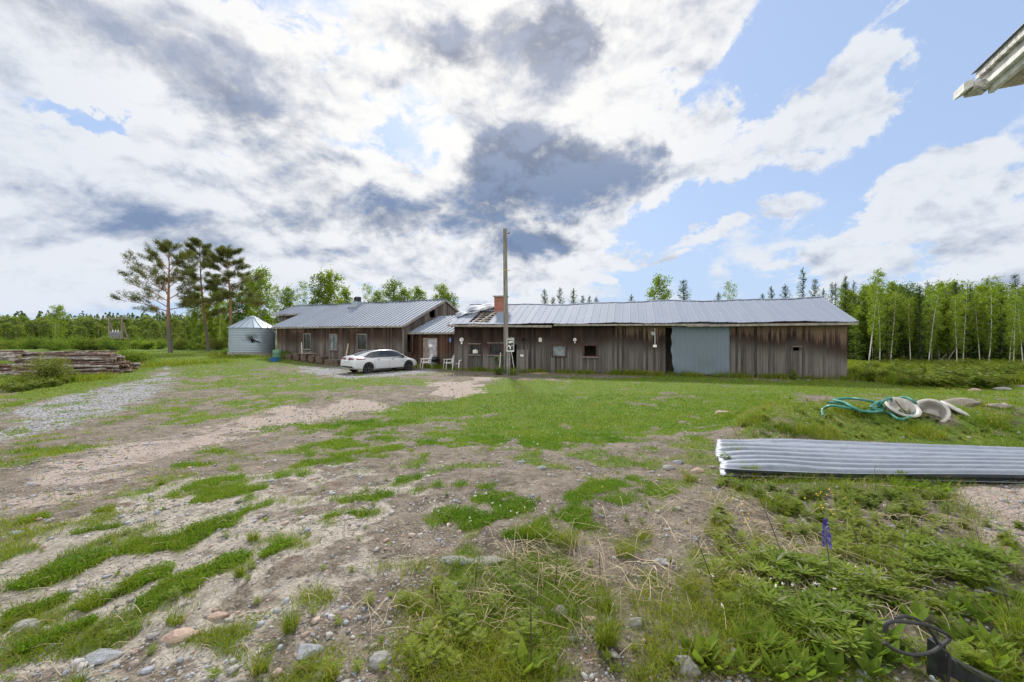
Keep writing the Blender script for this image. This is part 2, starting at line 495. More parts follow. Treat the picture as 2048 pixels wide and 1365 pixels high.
def wood_mat(name, grey, brown, tan, z_brown=1.9, tan_amt=.35, seed=0.0, dark=1.0, tan_x=()):
    """Weathered vertical boards: brown where the eaves keep them dry, grey where rain reaches them."""
    m, nt, b = new_mat(name); o = objco(nt); x, y, z = sep(nt, o)
    isl = island(nt)
    xy = x + y * .7
    big = noise(nt, comb(nt, xy + seed, z * .4, 0.0), .35, 3, .5)
    streak = noise(nt, comb(nt, xy * 14.0 + seed, z * .55, isl * 7.0), 1.0, 6, .65)
    fine = noise(nt, comb(nt, xy * 60.0, z * 1.5, isl * 9.0), 1.0, 4, .6)
    hb = (z + (streak - .5) * 1.3 + (big - .5) * 2.4 + (isl - .5) * .45)
    fb = hb.ss(z_brown - .55, z_brown + .45)
    gcol = mix(tuple(c * .45 for c in grey), tuple(min(1, c * 1.75) for c in grey), ((streak - .5) * 1.6 + .05 + isl * .9 + (fine - .5) * .9).clamp(), nt)
    bcol = mix(tuple(c * .5 for c in brown), tuple(c * 1.9 for c in brown), ((streak - .5) * 1.6 + .05 + isl * .9 + (fine - .5) * .8).clamp(), nt)
    c = mix(gcol, bcol, fb, nt)
    ft = ((big - .5) * 3.0 + (z - 2.55) * 1.6 + (streak - .5) * 1.8 + (isl - .5) * .4 + tan_amt).ss(.1, .8)
    for (x0, x1) in tan_x:
        k = x.ss(x0 - .15, x0 + .15) * x.ss(x1 + .4, x1 - .4)
        ft = ft.mx(((z - 2.2) * 1.1 + (streak - .5) * 2.6 + (fine - .5) * 1.2 + (isl - .5) * .7 + (big - .5) * 1.5).ss(-.15, .75) * k)
    c = mix(c, tan, ft * .8, nt)
    pale = noise(nt, comb(nt, xy * .9 + 3.1 + seed, z * .8, 0.0), 1.6, 5, .62)
    c = mix(c, (.27, .26, .26), (pale + (streak - .5) * .5 - z * .05).ss(.60, .82) * .55, nt)
    c = mix(c, (.06, .05, .04), z.ss(.28, .0) * .35 * streak.ss(.3, .6), nt)
    c = vmath(nt, 'MULTIPLY', c, (1.0, .985, .97))
    setc(nt, b, 'Base Color', vmath(nt, 'SCALE', c, dark * .66)); setc(nt, b, 'Roughness', .88)
    b.inputs['Specular IOR Level'].default_value = .25
    bump(nt, b, streak + fine * .7, .008, .7)
    return m


def metal_roof(name, c, rough=.42, metal=.55):
    m, nt, b = new_mat(name); o = objco(nt); x, y, z = sep(nt, o)
    n = noise(nt, comb(nt, x * 2.2, y * .5, z * .5), 1.0, 6, .6); f = noise(nt, o, 9.0, 5, .65)
    isl = island(nt)
    c2 = mix(tuple(k * .82 for k in c), tuple(min(1, k * 1.12) for k in c), (n * .6 + f * .25 + isl * .15), nt)
    c2 = mix(c2, (.30, .30, .31), (f + (n - .5) * .6).ss(.66, .86) * .5, nt)
    setc(nt, b, 'Base Color', c2); setc(nt, b, 'Metallic', metal); setc(nt, b, 'Roughness', (f * .22 + (rough - .1)).clamp())
    bump(nt, b, noise(nt, o, 1.3, 3, .5), .02, .35); b.inputs['Specular IOR Level'].default_value = .3
    return m


def leaf_mat(name, c0, c1, c2=None, trans=.45, rough=.55):
    """Thin leaves: every leaf its own tint, light shining through."""
    m, nt, b = new_mat(name); isl = island(nt); orr = objrand(nt)
    c = mix(c0, c1, isl, nt)
    if c2: c = mix(c, c2, (isl * 7.13)._m('FRACT').ss(.7, 1.0), nt)
    n = noise(nt, worldco(nt), 1.1, 3, .5)
    c = mix(c, vmath(nt, 'MULTIPLY', c, (1.25, 1.12, .7)), (orr * .55 + n.ss(.4, .65) * .35).clamp(), nt)
    setc(nt, b, 'Base Color', c); setc(nt, b, 'Roughness', .7); b.inputs['Specular IOR Level'].default_value = .12
    t = nt.nodes.new('ShaderNodeBsdfTranslucent'); nt.links.new(vmath(nt, 'MULTIPLY', c, (1.5, 1.5, .8)).k, t.inputs[0])
    mx = nt.nodes.new('ShaderNodeMixShader'); mx.inputs[0].default_value = trans
    nt.links.new(b.outputs[0], mx.inputs[1]); nt.links.new(t.outputs[0], mx.inputs[2])
    nt.links.new(mx.outputs[0], nt.nodes['Material Output'].inputs[0])
    return m


def bark_mat(name, c0, c1, scale=8.0, zs=.35, low=None):
    m, nt, b = new_mat(name); o = objco(nt); x, y, z = sep(nt, o)
    n = noise(nt, comb(nt, x * scale, y * scale, z * scale * zs), 1.0, 5, .65)
    c = mix(c0, c1, n.ss(.35, .65), nt)
    if low: c = mix(low, c, z.ss(low_h[name][0], low_h[name][1]), nt)
    setc(nt, b, 'Base Color', c); setc(nt, b, 'Roughness', .85); bump(nt, b, n, .02, .8)
    return m


low_h = {'pine_bark': (2.2, 5.0)}


def birch_mat(name, axis='z'):
    m, nt, b = new_mat(name); o = objco(nt); x, y, z = sep(nt, o)
    if axis == 'x': x, z = z, x
    isl = objrand(nt)
    band = noise(nt, comb(nt, x * 9.0, y * 9.0, z * 26.0 + isl * 40.0), 1.0, 4, .6, .3)
    patch = noise(nt, comb(nt, x * 5.0, y * 5.0, z * 2.4 + isl * 30.0), 1.0, 4, .6)
    c = mix((.62, .58, .53) if axis == 'z' else (.33, .30, .28), (.05, .04, .035), band.ss(.57, .66), nt)
    if axis == 'x':
        c = mix(c, (.13, .070, .048), (patch + (isl - .5) * .45).ss(.36, .54), nt)
        c = mix(c, (.035, .022, .018), (patch * 3.7)._m('FRACT').ss(.72, .9) * .8, nt)
    else:
        c = mix(c, (.09, .08, .07), patch.ss(.60, .72), nt)
        c = mix((.12, .10, .085), c, z.ss(.0, .9), nt)
    setc(nt, b, 'Base Color', c); setc(nt, b, 'Roughness', .75); bump(nt, b, band + patch, .012, .6)
    return m


def ground_mat():
    m, nt, b = new_mat('ground'); p = worldco(nt); px_, py_, pz_ = sep(nt, p)
    flat = comb(nt, px_, py_, 0.0)
    at = nt.nodes.new('ShaderNodeAttribute'); at.attribute_name = 'cover'
    gr, gv, pk = sep(nt, E(nt, at.outputs['Color'])); cl = E(nt, at.outputs['Alpha'])
    n1 = noise(nt, flat, 1.7, 6, .6); n2 = noise(nt, flat, 9.0, 6, .65); n3 = noise(nt, flat, 45.0, 5, .7); n0 = noise(nt, flat, .5, 4, .55)
    soil = mix((.05, .041, .031), (.225, .19, .152), (n2 * .55 + n1 * .45 + (n3 - .5) * .8).ss(.30, .72), nt)
    soil = mix(soil, (.10, .055, .035), noise(nt, flat, 2.6, 5, .65).ss(.56, .70) * .6, nt)
    clay = mix((.165, .146, .124), (.37, .335, .285), (n1 * .4 + n2 * .6 + (n3 - .5) * .7).ss(.32, .68), nt)
    # drying cracks
    warp = vmath(nt, 'ADD', flat, vmath(nt, 'SCALE', noise(nt, flat, 6.0, 4, .6, colour=True), .16))
    cr = None
    for sc in (5.5, 12.0):
        v = nt.nodes.new('ShaderNodeTexVoronoi'); v.feature = 'DISTANCE_TO_EDGE'; v.inputs['Scale'].default_value = sc
        nt.links.new(warp.k, v.inputs['Vector'])
        k = E(nt, v.outputs['Distance']).ss(.028, .0) * (n1.ss(.42, .60) if sc > 5 else n0.ss(.36, .52))
        cr = k if cr is None else cr.mx(k * .7)
    cr = cr * cl
    clay = mix(clay, (.10, .08, .06), cr * .85, nt)
    base = mix(soil, clay, (cl + (n2 - .5) * .9).ss(.25, .75), nt)
    # stones and grit as pattern, real stones lie on top
    def grit(sc, c0, c1):
        v = nt.nodes.new('ShaderNodeTexVoronoi'); v.feature = 'F1'; v.inputs['Scale'].default_value = sc; nt.links.new(flat.k, v.inputs['Vector'])
        cx, cy, cz = sep(nt, E(nt, v.outputs['Color']))
        return mix(mix(c0, c1, cx, nt), (.05, .045, .04), E(nt, v.outputs['Distance']).ss(.35, .75) * .8, nt), E(nt, v.outputs['Distance'])
    gcol, gd = grit(26.0, (.17, .175, .19), (.40, .405, .43))
    gcol = mix(gcol, soil, (n1 + (n2 - .5) * .6).ss(.52, .70) * .55, nt)
    pcol, pd = grit(48.0, (.20, .16, .138), (.42, .345, .30))
    pcol = mix(pcol, (.32, .265, .235), .4, nt)
    pcol = mix(pcol, gcol, (n1 * .7 + n2 * .3).ss(.55, .72) * .6, nt)
    base = mix(base, pcol, (pk + (n2 - .5) * .7).ss(.25, .8), nt)
    base = mix(base, gcol, (gv + (n2 - .5) * .9 + (n1 - .5) * .6).ss(.25, .75), nt)
    # scattered grit everywhere
    scol, sdist = grit(17.0, (.25, .23, .21), (.52, .49, .46))
    base = mix(base, scol, (n2 * .5 + n1 * .5 + (n3 - .5) * .5).ss(.60, .68) * .7, nt)
    green = mix((.042, .085, .006), (.10, .155, .015), (n2 * .5 + n3 * .5).ss(.35, .65), nt)
    green = mix(green, (.20, .185, .07), (n1 * .55 + n2 * .45).ss(.50, .70) * .7, nt)
    base = mix(base, green, (gr + (n3 - .5) * 1.0 + (n2 - .5) * .5).ss(.25, .8), nt)
    setc(nt, b, 'Base Color', base); setc(nt, b, 'Roughness', .95); b.inputs['Specular IOR Level'].default_value = .15
    h = n2 * .5 + n3 * .35 - cr * .6 - gd * gv * .5
    bump(nt, b, h, .035, .8)
    return m


def build_ground():
    th = np.concatenate([np.linspace(-60, 60, 820), np.linspace(60, 300, 90)[1:-1]]) * PI / 180
    rr = np.concatenate([[.02, .35, .7], np.geomspace(1.0, 1400, 560)])
    T, Rr = np.meshgrid(th, rr); X = Rr * np.sin(T); Y = Rr * np.cos(T)
    xf, yf = X.ravel(), Y.ravel()
    Z = G(xf, yf)
    mk = masks(xf, yf)
    nr, nc = X.shape
    i, j = np.meshgrid(np.arange(nr - 1), np.arange(nc), indexing='ij'); j2 = (j + 1) % nc
    T4 = np.stack([i * nc + j, i * nc + j2, (i + 1) * nc + j2, (i + 1) * nc + j], -1).reshape(-1, 4)[:, ::-1]
    V = np.stack([xf, yf, Z], 1)
    col = np.stack([mk[0], mk[1], mk[2], mk[3]], 1)
    o = fast_mesh('ground', V, T4, ground_mat(), smooth=True, attr={'cover': col})
    tag(o, kind='structure')


build_ground()


# ---------------------------------------------------------------- shared materials
M = {}
M['wood_long'] = wood_mat('weathered_barn_board', (.140, .128, .120), (.040, .025, .020), (.30, .205, .14), 1.72, -.75, 2.3, tan_x=((10.4, 13.3), (16.4, 23.0)))
M['wood_left'] = wood_mat('weathered_shed_board', (.155, .135, .122), (.060, .036, .026), (.27, .19, .135), 1.75, -.05, 9.1)
M['wood_link'] = wood_mat('weathered_link_board', (.10, .075, .06), (.08, .042, .027), (.22, .13, .08), 1.0, -.3, 4.2)
M['wood_gable'] = wood_mat('grey_gable_board', (.150, .125, .108), (.12, .095, .078), (.25, .19, .14), 6.0, -9.0, 5.0)
M['wood_grey'] = wood_mat('grey_board', (.19, .175, .16), (.14, .12, .10), (.25, .21, .17), 9.0, -3, 1.0)
M['roof_seam'] = metal_roof('seamed_roof_metal', (.20, .23, .285), .72, .05)
M['roof_long'] = metal_roof('profiled_roof_metal', (.185, .215, .275), .78, .04)
M['roof_pale'] = metal_roof('bent_roof_metal', (.25, .275, .32), .7, .05)
M['galv'] = metal_roof('galvanised_metal', (.30, .355, .41), .48, .35)
M['door_metal'] = metal_roof('blue_grey_sheet', (.15, .19, .225), .6, .15)
M['fascia'] = plain('grey_fascia_board', (.27, .235, .205), .85, 0, .4, 5.0, .01)
M['black'] = plain('black_interior', (.006, .006, .006), .9)
M['dark_glass'] = plain('dark_dusty_glass', (.022, .025, .030), .12, 0, .5, 3.0)
M['pale_glass'] = plain('dusty_glass', (.15, .18, .19), .25, 0, .5, 2.0)
M['frame_red'] = plain('worn_red_brown_paint', (.055, .026, .021), .8, 0, .5, 9.0)
M['white'] = plain('white_plastic', (.74, .74, .73), .45, 0, .12, 5.0)
M['white_worn'] = plain('worn_white_paint', (.66, .65, .62), .7, 0, .35, 7.0, .01)
M['rust'] = plain('rusty_metal', (.12, .07, .045), .8, .3, .5)
M['steel'] = plain('dull_steel', (.33, .34, .35), .5, .7, .3)
M['concrete'] = plain('concrete', (.30, .29, .27), .9, 0, .3, 4.0, .01)
M['black_metal'] = plain('black_painted_metal', (.022, .024, .028), .45, .2, .5, 12.0)
M['rubber'] = plain('black_rubber', (.018, .018, .019), .6, 0, .4, 14.0)
M['wood_raw'] = plain('raw_timber', (.42, .30, .19), .8, 0, .35, 6.0)
M['wood_old'] = plain('old_timber', (.24, .20, .16), .9, 0, .4, 8.0)
M['pallet'] = plain('brown_grey_pallet_wood', (.15, .105, .082), .9, 0, .5, 9.0)


def brick_mat():
    m, nt, b = new_mat('red_brick'); o = objco(nt); x, y, z = sep(nt, o)
    t = nt.nodes.new('ShaderNodeTexBrick'); nt.links.new(comb(nt, x + y, z, 0.0).k, t.inputs['Vector'])
    t.inputs['Scale'].default_value = 1.0; t.inputs['Brick Width'].default_value = .25; t.inputs['Row Height'].default_value = .075
    t.inputs['Mortar Size'].default_value = .008; t.inputs['Mortar Smooth'].default_value = .2
    t.inputs['Color1'].default_value = (.36, .10, .06, 1); t.inputs['Color2'].default_value = (.24, .07, .045, 1); t.inputs['Mortar'].default_value = (.26, .23, .20, 1)
    c = mix(E(nt, t.outputs['Color']), (.12, .07, .06), noise(nt, o, 4.0, 5, .6).ss(.5, .75) * .6, nt)
    setc(nt, b, 'Base Color', c); setc(nt, b, 'Roughness', .9); bump(nt, b, E(nt, t.outputs['Fac']) * -1.0, .01, .5)
    return m


M['brick'] = brick_mat()


# ---------------------------------------------------------------- building helpers
def boards(mb, L0, L1, ztop, zbot, holes, bw, place, th=.028, seed=1, gap=.008, m=0):
    """Vertical boards from L0 to L1, cut round the holes (s0, s1, z0, z1); place(s, d, z) puts a point d in front of the wall plane."""
    rr = random.Random(seed)
    cuts = set([L0, L1]); s = L0
    for h in holes: cuts |= {max(L0, h[0]), min(L1, h[1])}
    cuts = sorted(cuts); edges = []
    for a, b in zip(cuts[:-1], cuts[1:]):
        n = max(1, round((b - a) / bw)); edges += [(a + (b - a) * i / n, a + (b - a) * (i + 1) / n) for i in range(n)]
    for a, b in edges:
        c = (a + b) / 2; zb = zbot(c) if callable(zbot) else zbot
        spans = [(zb, None)]
        for (h0, h1, z0, z1) in holes:
            if h0 < c < h1:
                new = []
                for (p, q) in spans:
                    top = ztop(c) if q is None else q
                    if z1 <= p or z0 >= top: new.append((p, q)); continue
                    if z0 > p: new.append((p, z0))
                    if z1 < top: new.append((z1, q))
                spans = new
        d1 = th + (rr.random() * .014 if gap else 0); aa, bb = a + gap / 2, b - gap / 2
        for (p, q) in spans:
            if gap and q is None: p -= rr.random() * .05 if p == zb else 0
            qa, qb = (ztop(aa), ztop(bb)) if q is None else (q, q)
            vs = [place(aa, 0, p), place(bb, 0, p), place(bb, d1, p), place(aa, d1, p), place(aa, 0, qa), place(bb, 0, qb), place(bb, d1, qb), place(aa, d1, qa)]
            mb.add(vs, [(0, 1, 2, 3), (4, 7, 6, 5), (0, 4, 5, 1), (1, 5, 6, 2), (2, 6, 7, 3), (3, 7, 4, 0)], m)


def wall(name, L0, L1, ztop, zbot, holes, bw, place, mat, parent, seed=1):
    mb = MB()
    boards(mb, L0, L1, ztop, zbot, holes, bw, place, .028, seed)
    boards(mb, L0, L1, (lambda s: ztop(s) - .02), zbot, holes, 50.0, (lambda s, d, z: place(s, d - .02, z)), .018, seed, 0.0, 1)
    return mb.build(name, [mat, M['black']], parent)


def roof_sheet(mb, x0, x1, e0, e1, pitch, rib, rows=6, sag=None, hole=None, m=0, cut=None, rw=.035):
    """A seamed metal slope from (y, z) e0 at the eave to e1 at the ridge."""
    n = max(1, round((x1 - x0) / pitch)); p = (x1 - x0) / n
    xs = []
    for i in range(n):
        a = x0 + i * p; xs += [(a, 0), (a + p - 2.2 * rw, 0), (a + p - 1.5 * rw, rib), (a + p - .7 * rw, rib)]
    xs.append((x1, 0))
    dy, dz = e1[0] - e0[0], e1[1] - e0[1]; ln = math.hypot(dy, dz); ny, nz = -dz / ln, dy / ln
    if nz < 0: ny, nz = -ny, -nz
    P = []
    for r in range(rows + 1):
        t = r / rows; row = []
        for (x, h) in xs:
            k = h + (sag(x, t) if sag else 0)
            row.append((x, e0[0] + dy * t + ny * k, e0[1] + dz * t + nz * k))
        P.append(row)
    nc = len(xs); vs = [q for r in P for q in r]; fs = []
    for r in range(rows):
        for c in range(nc - 1):
            t = (r + .5) / rows; xc = (xs[c][0] + xs[c + 1][0]) / 2
            if hole and hole(xc, t): continue
            if cut and cut(xc, t): continue
            fs.append((r * nc + c, r * nc + c + 1, (r + 1) * nc + c + 1, (r + 1) * nc + c))
    mb.add(vs, fs, m)


def window(parent, s0, s1, z0, z1, y, glass, frame, sash=1, fw=.07, sill=True, label=None, lintel=False):
    """A window set in a front wall: frame, pane and sill."""
    f = MB()
    f.box(s0 - fw, s0, y - .06, y + .06, z0 - fw, z1 + fw); f.box(s1, s1 + fw, y - .06, y + .06, z0 - fw, z1 + fw)
    f.box(s0, s1, y - .058, y + .06, z1, z1 + fw); f.box(s0, s1, y - .058, y + .06, z0 - fw, z0)
    for i in range(1, sash):
        c = s0 + (s1 - s0) * i / sash; f.box(c - .025, c + .025, y - .03, y + .03, z0, z1)
    w = f.build('window', M[frame], parent, label=label)
    if glass: MB().box(s0, s1, y + .005, y + .012, z0, z1).build('pane', M[glass], w)
    if sill: MB().box(s0 - fw - .05, s1 + fw + .05, y - .13, y - .062, z0 - fw - .01, z0 - fw + .03).build('sill', M['fascia'], w)
    if lintel: MB().box(s0 - fw - .06, s1 + fw + .06, y - .12, y - .062, z1 + fw - .01, z1 + fw + .025).build('lintel', M['fascia'], w)
    return w


class Frame:
    """A building's own axes: x along its front, y towards its back, with lookups from photo pixels to its front wall."""
    def __init__(s, ox, oy, deg):
        s.o = (ox, oy); a = math.radians(deg); s.a = a; s.u = (math.cos(a), math.sin(a)); s.n = (-math.sin(a), math.cos(a))
    def sx(s, u, y=0.0):
        k = (u - HU) / F; ox = s.o[0] + s.n[0] * y; oy = s.o[1] + s.n[1] * y
        return (oy * k - ox) / (s.u[0] - k * s.u[1])
    def W(s, u0, v0, u1, v1, y=0.0):
        a, b = s.sx(u0, y), s.sx(u1, y)
        def z(sv, v): return CH - (v - HV) / F * (s.o[1] + s.n[1] * y + s.u[1] * sv)
        m_ = (a + b) / 2
        return a, b, z(m_, v1), z(m_, v0)
    def pt(s, x, y): return s.o[0] + s.u[0] * x + s.n[0] * y, s.o[1] + s.u[1] * x + s.n[1] * y


# ---------------------------------------------------------------- the long barn
BL = Frame(-3.81, 27.2, -15.6)


def build_long_barn():
    L, D, ov = 22.0, 7.0, .5
    t = thing('barn', 'long low weathered plank barn with a blue-grey metal roof, brick chimney and metal sliding door', 'barn', (*BL.o, 0), BL.a)
    ez, rz_, yr = 3.02, 4.56, 3.5
    slope = (rz_ - ez) / (yr + ov)
    top = lambda s: ez + slope * .5 - .10
    hA = BL.W(943, 691, 959, 708); hB = BL.W(981, 690, 1003, 708); hD = BL.W(1019, 689, 1034, 739); hC = BL.W(1106, 692, 1131, 712); hE = BL.W(1169, 692, 1192, 712)
    hG = BL.W(1331, 655, 1460, 757); hV = BL.W(1586, 695, 1598, 702)
    hD = (hD[0], hD[1], -.2, hD[3]); hG = (hG[0], hG[1], -.2, min(hG[3], top(0) - .04))
    zb = lambda s: .02 + .06 * math.sin(s * .7)
    wall('wall', 0, L, top, zb, [hA, hB, hC, hE, hD, hG, hV], .135, lambda s, d, z: (s, -d, z), M['wood_long'], t, 3)
    gz = lambda s: min(ez + slope * (s + ov), rz_ - slope * (s - yr)) - .09
    def end(c, sg, sd_):
        wall('end_wall', .03, D - .03, gz, .0, [], .14, lambda s, d, z: (c + sg * d, s, z), M['wood_long'], t, sd_)
    end(0.0, -1, 5); end(L, 1, 6)
    wall('back_wall', 0, L, top, .0, [], .3, lambda s, d, z: (s, D + d, z), M['wood_long'], t, 7)
    MB().box(.1, L - .1, .12, D - .1, -.25, .015).build('floor', M['concrete'], t)
    # dark room behind: partitions that stop light falling through from the doorways
    MB().box(.1, L - .1, 2.4, 2.5, .02, 3.3).box(.1, L - .1, .15, 2.4, 2.72, 2.78).build('partition', M['wood_old'], t)
    # roof with sagging lines and a torn opening by the chimney
    sag = lambda x, q: .045 * math.sin(x * .55 + 1.3) * q + .03 * math.sin(x * 1.37 + q * 2.0) - .05 * math.exp(-((x - 9) / 4) ** 2) * q + .012 * math.sin(x * 5.1)
    H0, H1 = 1.15, 2.42
    rf = MB()
    hole = lambda x, q: H0 < x < H1 and .06 < q < .62
    roof_sheet(rf, -.27, L + .27, (-ov, ez), (yr, rz_), .46, .016, 16, sag, hole)
    roof_sheet(rf, -.27, L + .27, (D + ov, ez), (yr, rz_), .46, .016, 6, lambda x, q: sag(x, 1) * q)
    rf.build('roof', M['roof_long'], t)
    rc = MB()
    pts = [(x, yr, rz_ + sag(x, 1) + .035) for x in np.linspace(-.29, L + .29, 60)]
    for a, b in zip(pts[:-1], pts[1:]):
        for sg in (-1, 1):
            P = [[(a[0], a[1], a[2]), (b[0], b[1], b[2])], [(a[0], a[1] + sg * .16, a[2] - .055), (b[0], b[1] + sg * .16, b[2] - .055)]]
            rc.grid(P)
    rc.build('ridge_cap', M['roof_long'], t)
    fr = MB(); up = (0, -slope, 1)
    f = lambda y: ez + slope * (y + ov) - .06
    for y in np.arange(-.40, 2.4, .36):
        fr.bar((H0 - .15, y, f(y)), (H1 + .15, y, f(y)), .075, .03, up)
    for x in (H0 + .18, H0 + .82): fr.bar((x, -.42, f(-.42) - .07), (x, 2.5, f(2.5) - .07), .06, .12, up)
    fr.bar((H0 + .55, -.3, f(-.3) + .035), (H0 + 1.1, 1.9, f(1.9) + .03), .09, .025, up)
    fr.bar((H0 + .1, -.2, f(-.2) + .035), (H0 + .28, .5, f(.5) + .035), .09, .025, up)
    fr.build('roof_framing', M['fascia'], t)
    MB().box(H0 - .6, H1 + .8, -.1, 2.6, 2.80, 2.82).build('ceiling', M['wood_old'], t)
    # the torn sheet, folded back over the roof to the left
    P = []
    for i in range(26):
        q = i / 25; cx, cy = 2.15 - 2.35 * q, 3.25 - 2.5 * q ** .9; hw = .30 + .16 * math.sin(PI * min(1, q * 1.1)); row = []
        for j in range(9):
            w = (j / 8 - .5) * 2
            dx, dy = .62 * w * hw, -.78 * w * hw
            z = ez + slope * (cy + dy + ov) + .07 + .20 * math.sin(PI * q) + .14 * w * w * (.4 + .6 * q) + .05 * math.sin(q * 17 + w * 2) * (.3 + q) - .06 * q
            row.append((cx + dx, cy + dy, z))
        P.append(row)
    o = MB().grid(P).build('loose_roof_sheet', M['roof_pale'], t, smooth=True, label='torn pale roof sheet folded back beside the chimney')
    so_ = o.modifiers.new('thickness', 'SOLIDIFY'); so_.thickness = .012
    # chimney
    ch = MB().box(2.13, 2.89, 1.95, 2.62, 3.0, 4.97).build('chimney', M['brick'], t)
    MB().box(2.05, 2.97, 1.87, 2.70, 4.972, 5.05).build('chimney_cap', M['concrete'], ch)
    MB().box(2.89, 2.99, 1.85, 2.72, 3.85, 4.02).build('flashing', M['galv'], ch)
    # eaves boards, some of them sprung
    for (a, b, za, zb_, h, yo) in ((-.27, 6.6, 2.93, 2.84, .13, 0), (6.75, 11.9, 2.92, 2.90, .10, .012), (11.95, 15.4, 2.91, 2.87, .11, 0), (14.2, 22.27, 2.83, 2.89, .12, .03)):
        MB().bar((a, -ov - .02 + yo, za), (b, -ov - .02 + yo, zb_), .03, h, (0, 0, 1)).build('fascia_board', M['fascia'], t)
    MB().box(-.2, L + .2, -ov + .03, -.05, 2.855, 2.875).build('soffit', M['wood_old'], t)
    for x in (-.28, L + .28):
        MB().bar((x, -ov, ez - .08), (x, yr, rz_ - .08), .03, .14, (0, -slope, 1)).build('barge_board', M['fascia'], t)
        MB().bar((x, D + ov, ez - .08), (x, yr, rz_ - .08), .03, .14, (0, slope, 1)).build('barge_board', M['fascia'], t)
    # windows
    w = window(t, *hA, -.03, 'dark_glass', 'frame_red', 1, .09, True, 'small window with a broken pale rag in the pane', True)
    a, b, z0, z1 = hA; P = [[(a + (b - a) * (.2 + .6 * j / 5) + .03 * math.sin(i * 3 + j), -.05 - .02 * math.sin(j * 2.2), z0 + .03 + (z1 - z0) * (.5 - .28 * abs(j / 5 - .5)) * i / 4) for j in range(6)] for i in range(5)]
    MB().grid(P).build('rag', M['white_worn'], w, smooth=True)
    window(t, *hB, -.03, 'dark_glass', 'frame_red', 1, .11, True, None, True)
    window(t, *hC, -.03, 'pale_glass', 'frame_red', 1, .08, False, 'window covered with pale sheeting')
    window(t, *hE, -.03, None, 'frame_red', 1, .09, True, 'empty window without glass')
    # half door standing open beside the doorway
    a, b, z0, z1 = BL.W(1033, 700, 1056, 746, -.35)
    d = MB(); n = 6
    for i in range(n):
        x0 = a + (b - a) * i / n; d.box(x0 + .003, a + (b - a) * (i + 1) / n - .003, -.36, -.335, .02, z1)
    d.box(a + .05, b - .05, -.334, -.30, .3, .4).box(a + .05, b - .05, -.334, -.30, z1 - .35, z1 - .25)
    dr = d.build('door', M['wood_grey'], t, label='grey half-height plank door standing open')
    MB().box(a + .25, a + .45, -.372, -.361, z1 - .42, z1 - .30).build('notice', M['white'], dr)
    # sliding door of corrugated sheet, battered along its edge and foot
    a, b, z0, z1 = BL.W(1343, 656, 1460, 752, -.16); zt = top(0) - .02
    xs = np.arange(a, b + .001, .0333); P = []
    for r in range(15):
        q = r / 14; row = []
        for k, x in enumerate(xs):
            e = (x - a) / (b - a); zlo = .16 - .10 * e + .02 * math.sin(x * 9)
            z = zlo + (zt - zlo) * q
            dent = .05 * math.exp(-((q - .1) / .14) ** 2) * math.sin(x * 2.3 + 1) + .06 * math.exp(-((e) / .06) ** 2) * (math.sin(q * 9) - .3)
            xo = .20 * math.exp(-(e / .10) ** 2) * max(0, .36 - q) * 1.6 + .04 * math.sin(q * 25) * math.exp(-(e / .03) ** 2)
            row.append((x + xo, -.155 - (.011 if k % 4 in (1, 2) else -.011) - dent, z))
        P.append(row)
    sdr = MB().grid(P).build('sliding_door', M['door_metal'], t)
    sm = sdr.modifiers.new('thickness', 'SOLIDIFY'); sm.thickness = .01
    MB().box(a - 1.6, b + .1, -.12, -.08, zt - .04, zt + .03).build('door_rail', M['rust'], sdr)
    for x in (a + .42, b - .45): MB().box(x, x + .05, -.20, -.185, zt - .26, zt + .01).build('hanger', M['rust'], sdr)
    # fittings on the wall
    def disc(u, v, r, mat, name, lab=None, zoff=0.0):
        s_, _, z_, _ = BL.W(u, v, u + 1, v)
        mb = MB(); mb.lathe([(r * .2, -.08), (r * .8, -.075), (r, -.03), (r * .9, 0)], 18, (s_, -.045, z_), axis='y'); mb.box(s_ - r * .35, s_ + r * .35, -.07, -.045, z_ - r * 1.9, z_ - r * .8)
        return mb.build(name, M[mat], t, smooth=True, label=lab)
    disc(924, 680, .15, 'white_worn', 'wall_lamp', 'round white wall lamp at the left end of the barn')
    disc(1150, 680, .11, 'white_worn', 'wall_lamp')
    a, b, z0, z1 = BL.W(1078, 676, 1084, 684); MB().box(a, b, -.09, -.045, z0, z1).box(a + .04, b - .04, -.12, -.09, z0 + .08, z1 - .06).build('socket_box', M['white_worn'], t)
    a, b, z0, z1 = BL.W(1048, 677, 1053, 683); MB().lathe([(.09, -.12), (.07, -.06), (.03, 0)], 12, (a, -.045, z1 - .08), axis='y').box(a - .02, a + .02, -.07, -.045, z0 - .45, z0).build('wall_lamp', M['black_metal'], t)
    a, b, z0, z1 = BL.W(1302, 664, 1309, 671); MB().box(a, b, -.11, -.045, z0, z1).build('meter_cabinet', M['steel'], t)
    a, b, z0, z1 = BL.W(1309.5, 657, 1311, 690); cd_ = MB().tube([(a, -.06, z1), (a + .01, -.06, z0)], .018, 6).build('conduit', M['white'], t)
    MB().box(a - .10, a + .10, -.12, -.045, z0 - .14, z0).build('socket', M['white'], cd_)
    a, b, z0, z1 = hV; MB().box(a - .06, b + .10, -.15, -.045, z1 + .02, z1 + .045).build('vent_hood', M['fascia'], t)
    # odds and ends left in the black doorway
    MB().tube([(hD[0] + .1, .12, .05), (hD[0] + .02, .05, 1.3)], .02, 6).build('prop_stick', M['wood_old'], t)


build_long_barn()


# ---------------------------------------------------------------- the left building and the link between the two
BS = Frame(-7.88, 29.5, -25.0)


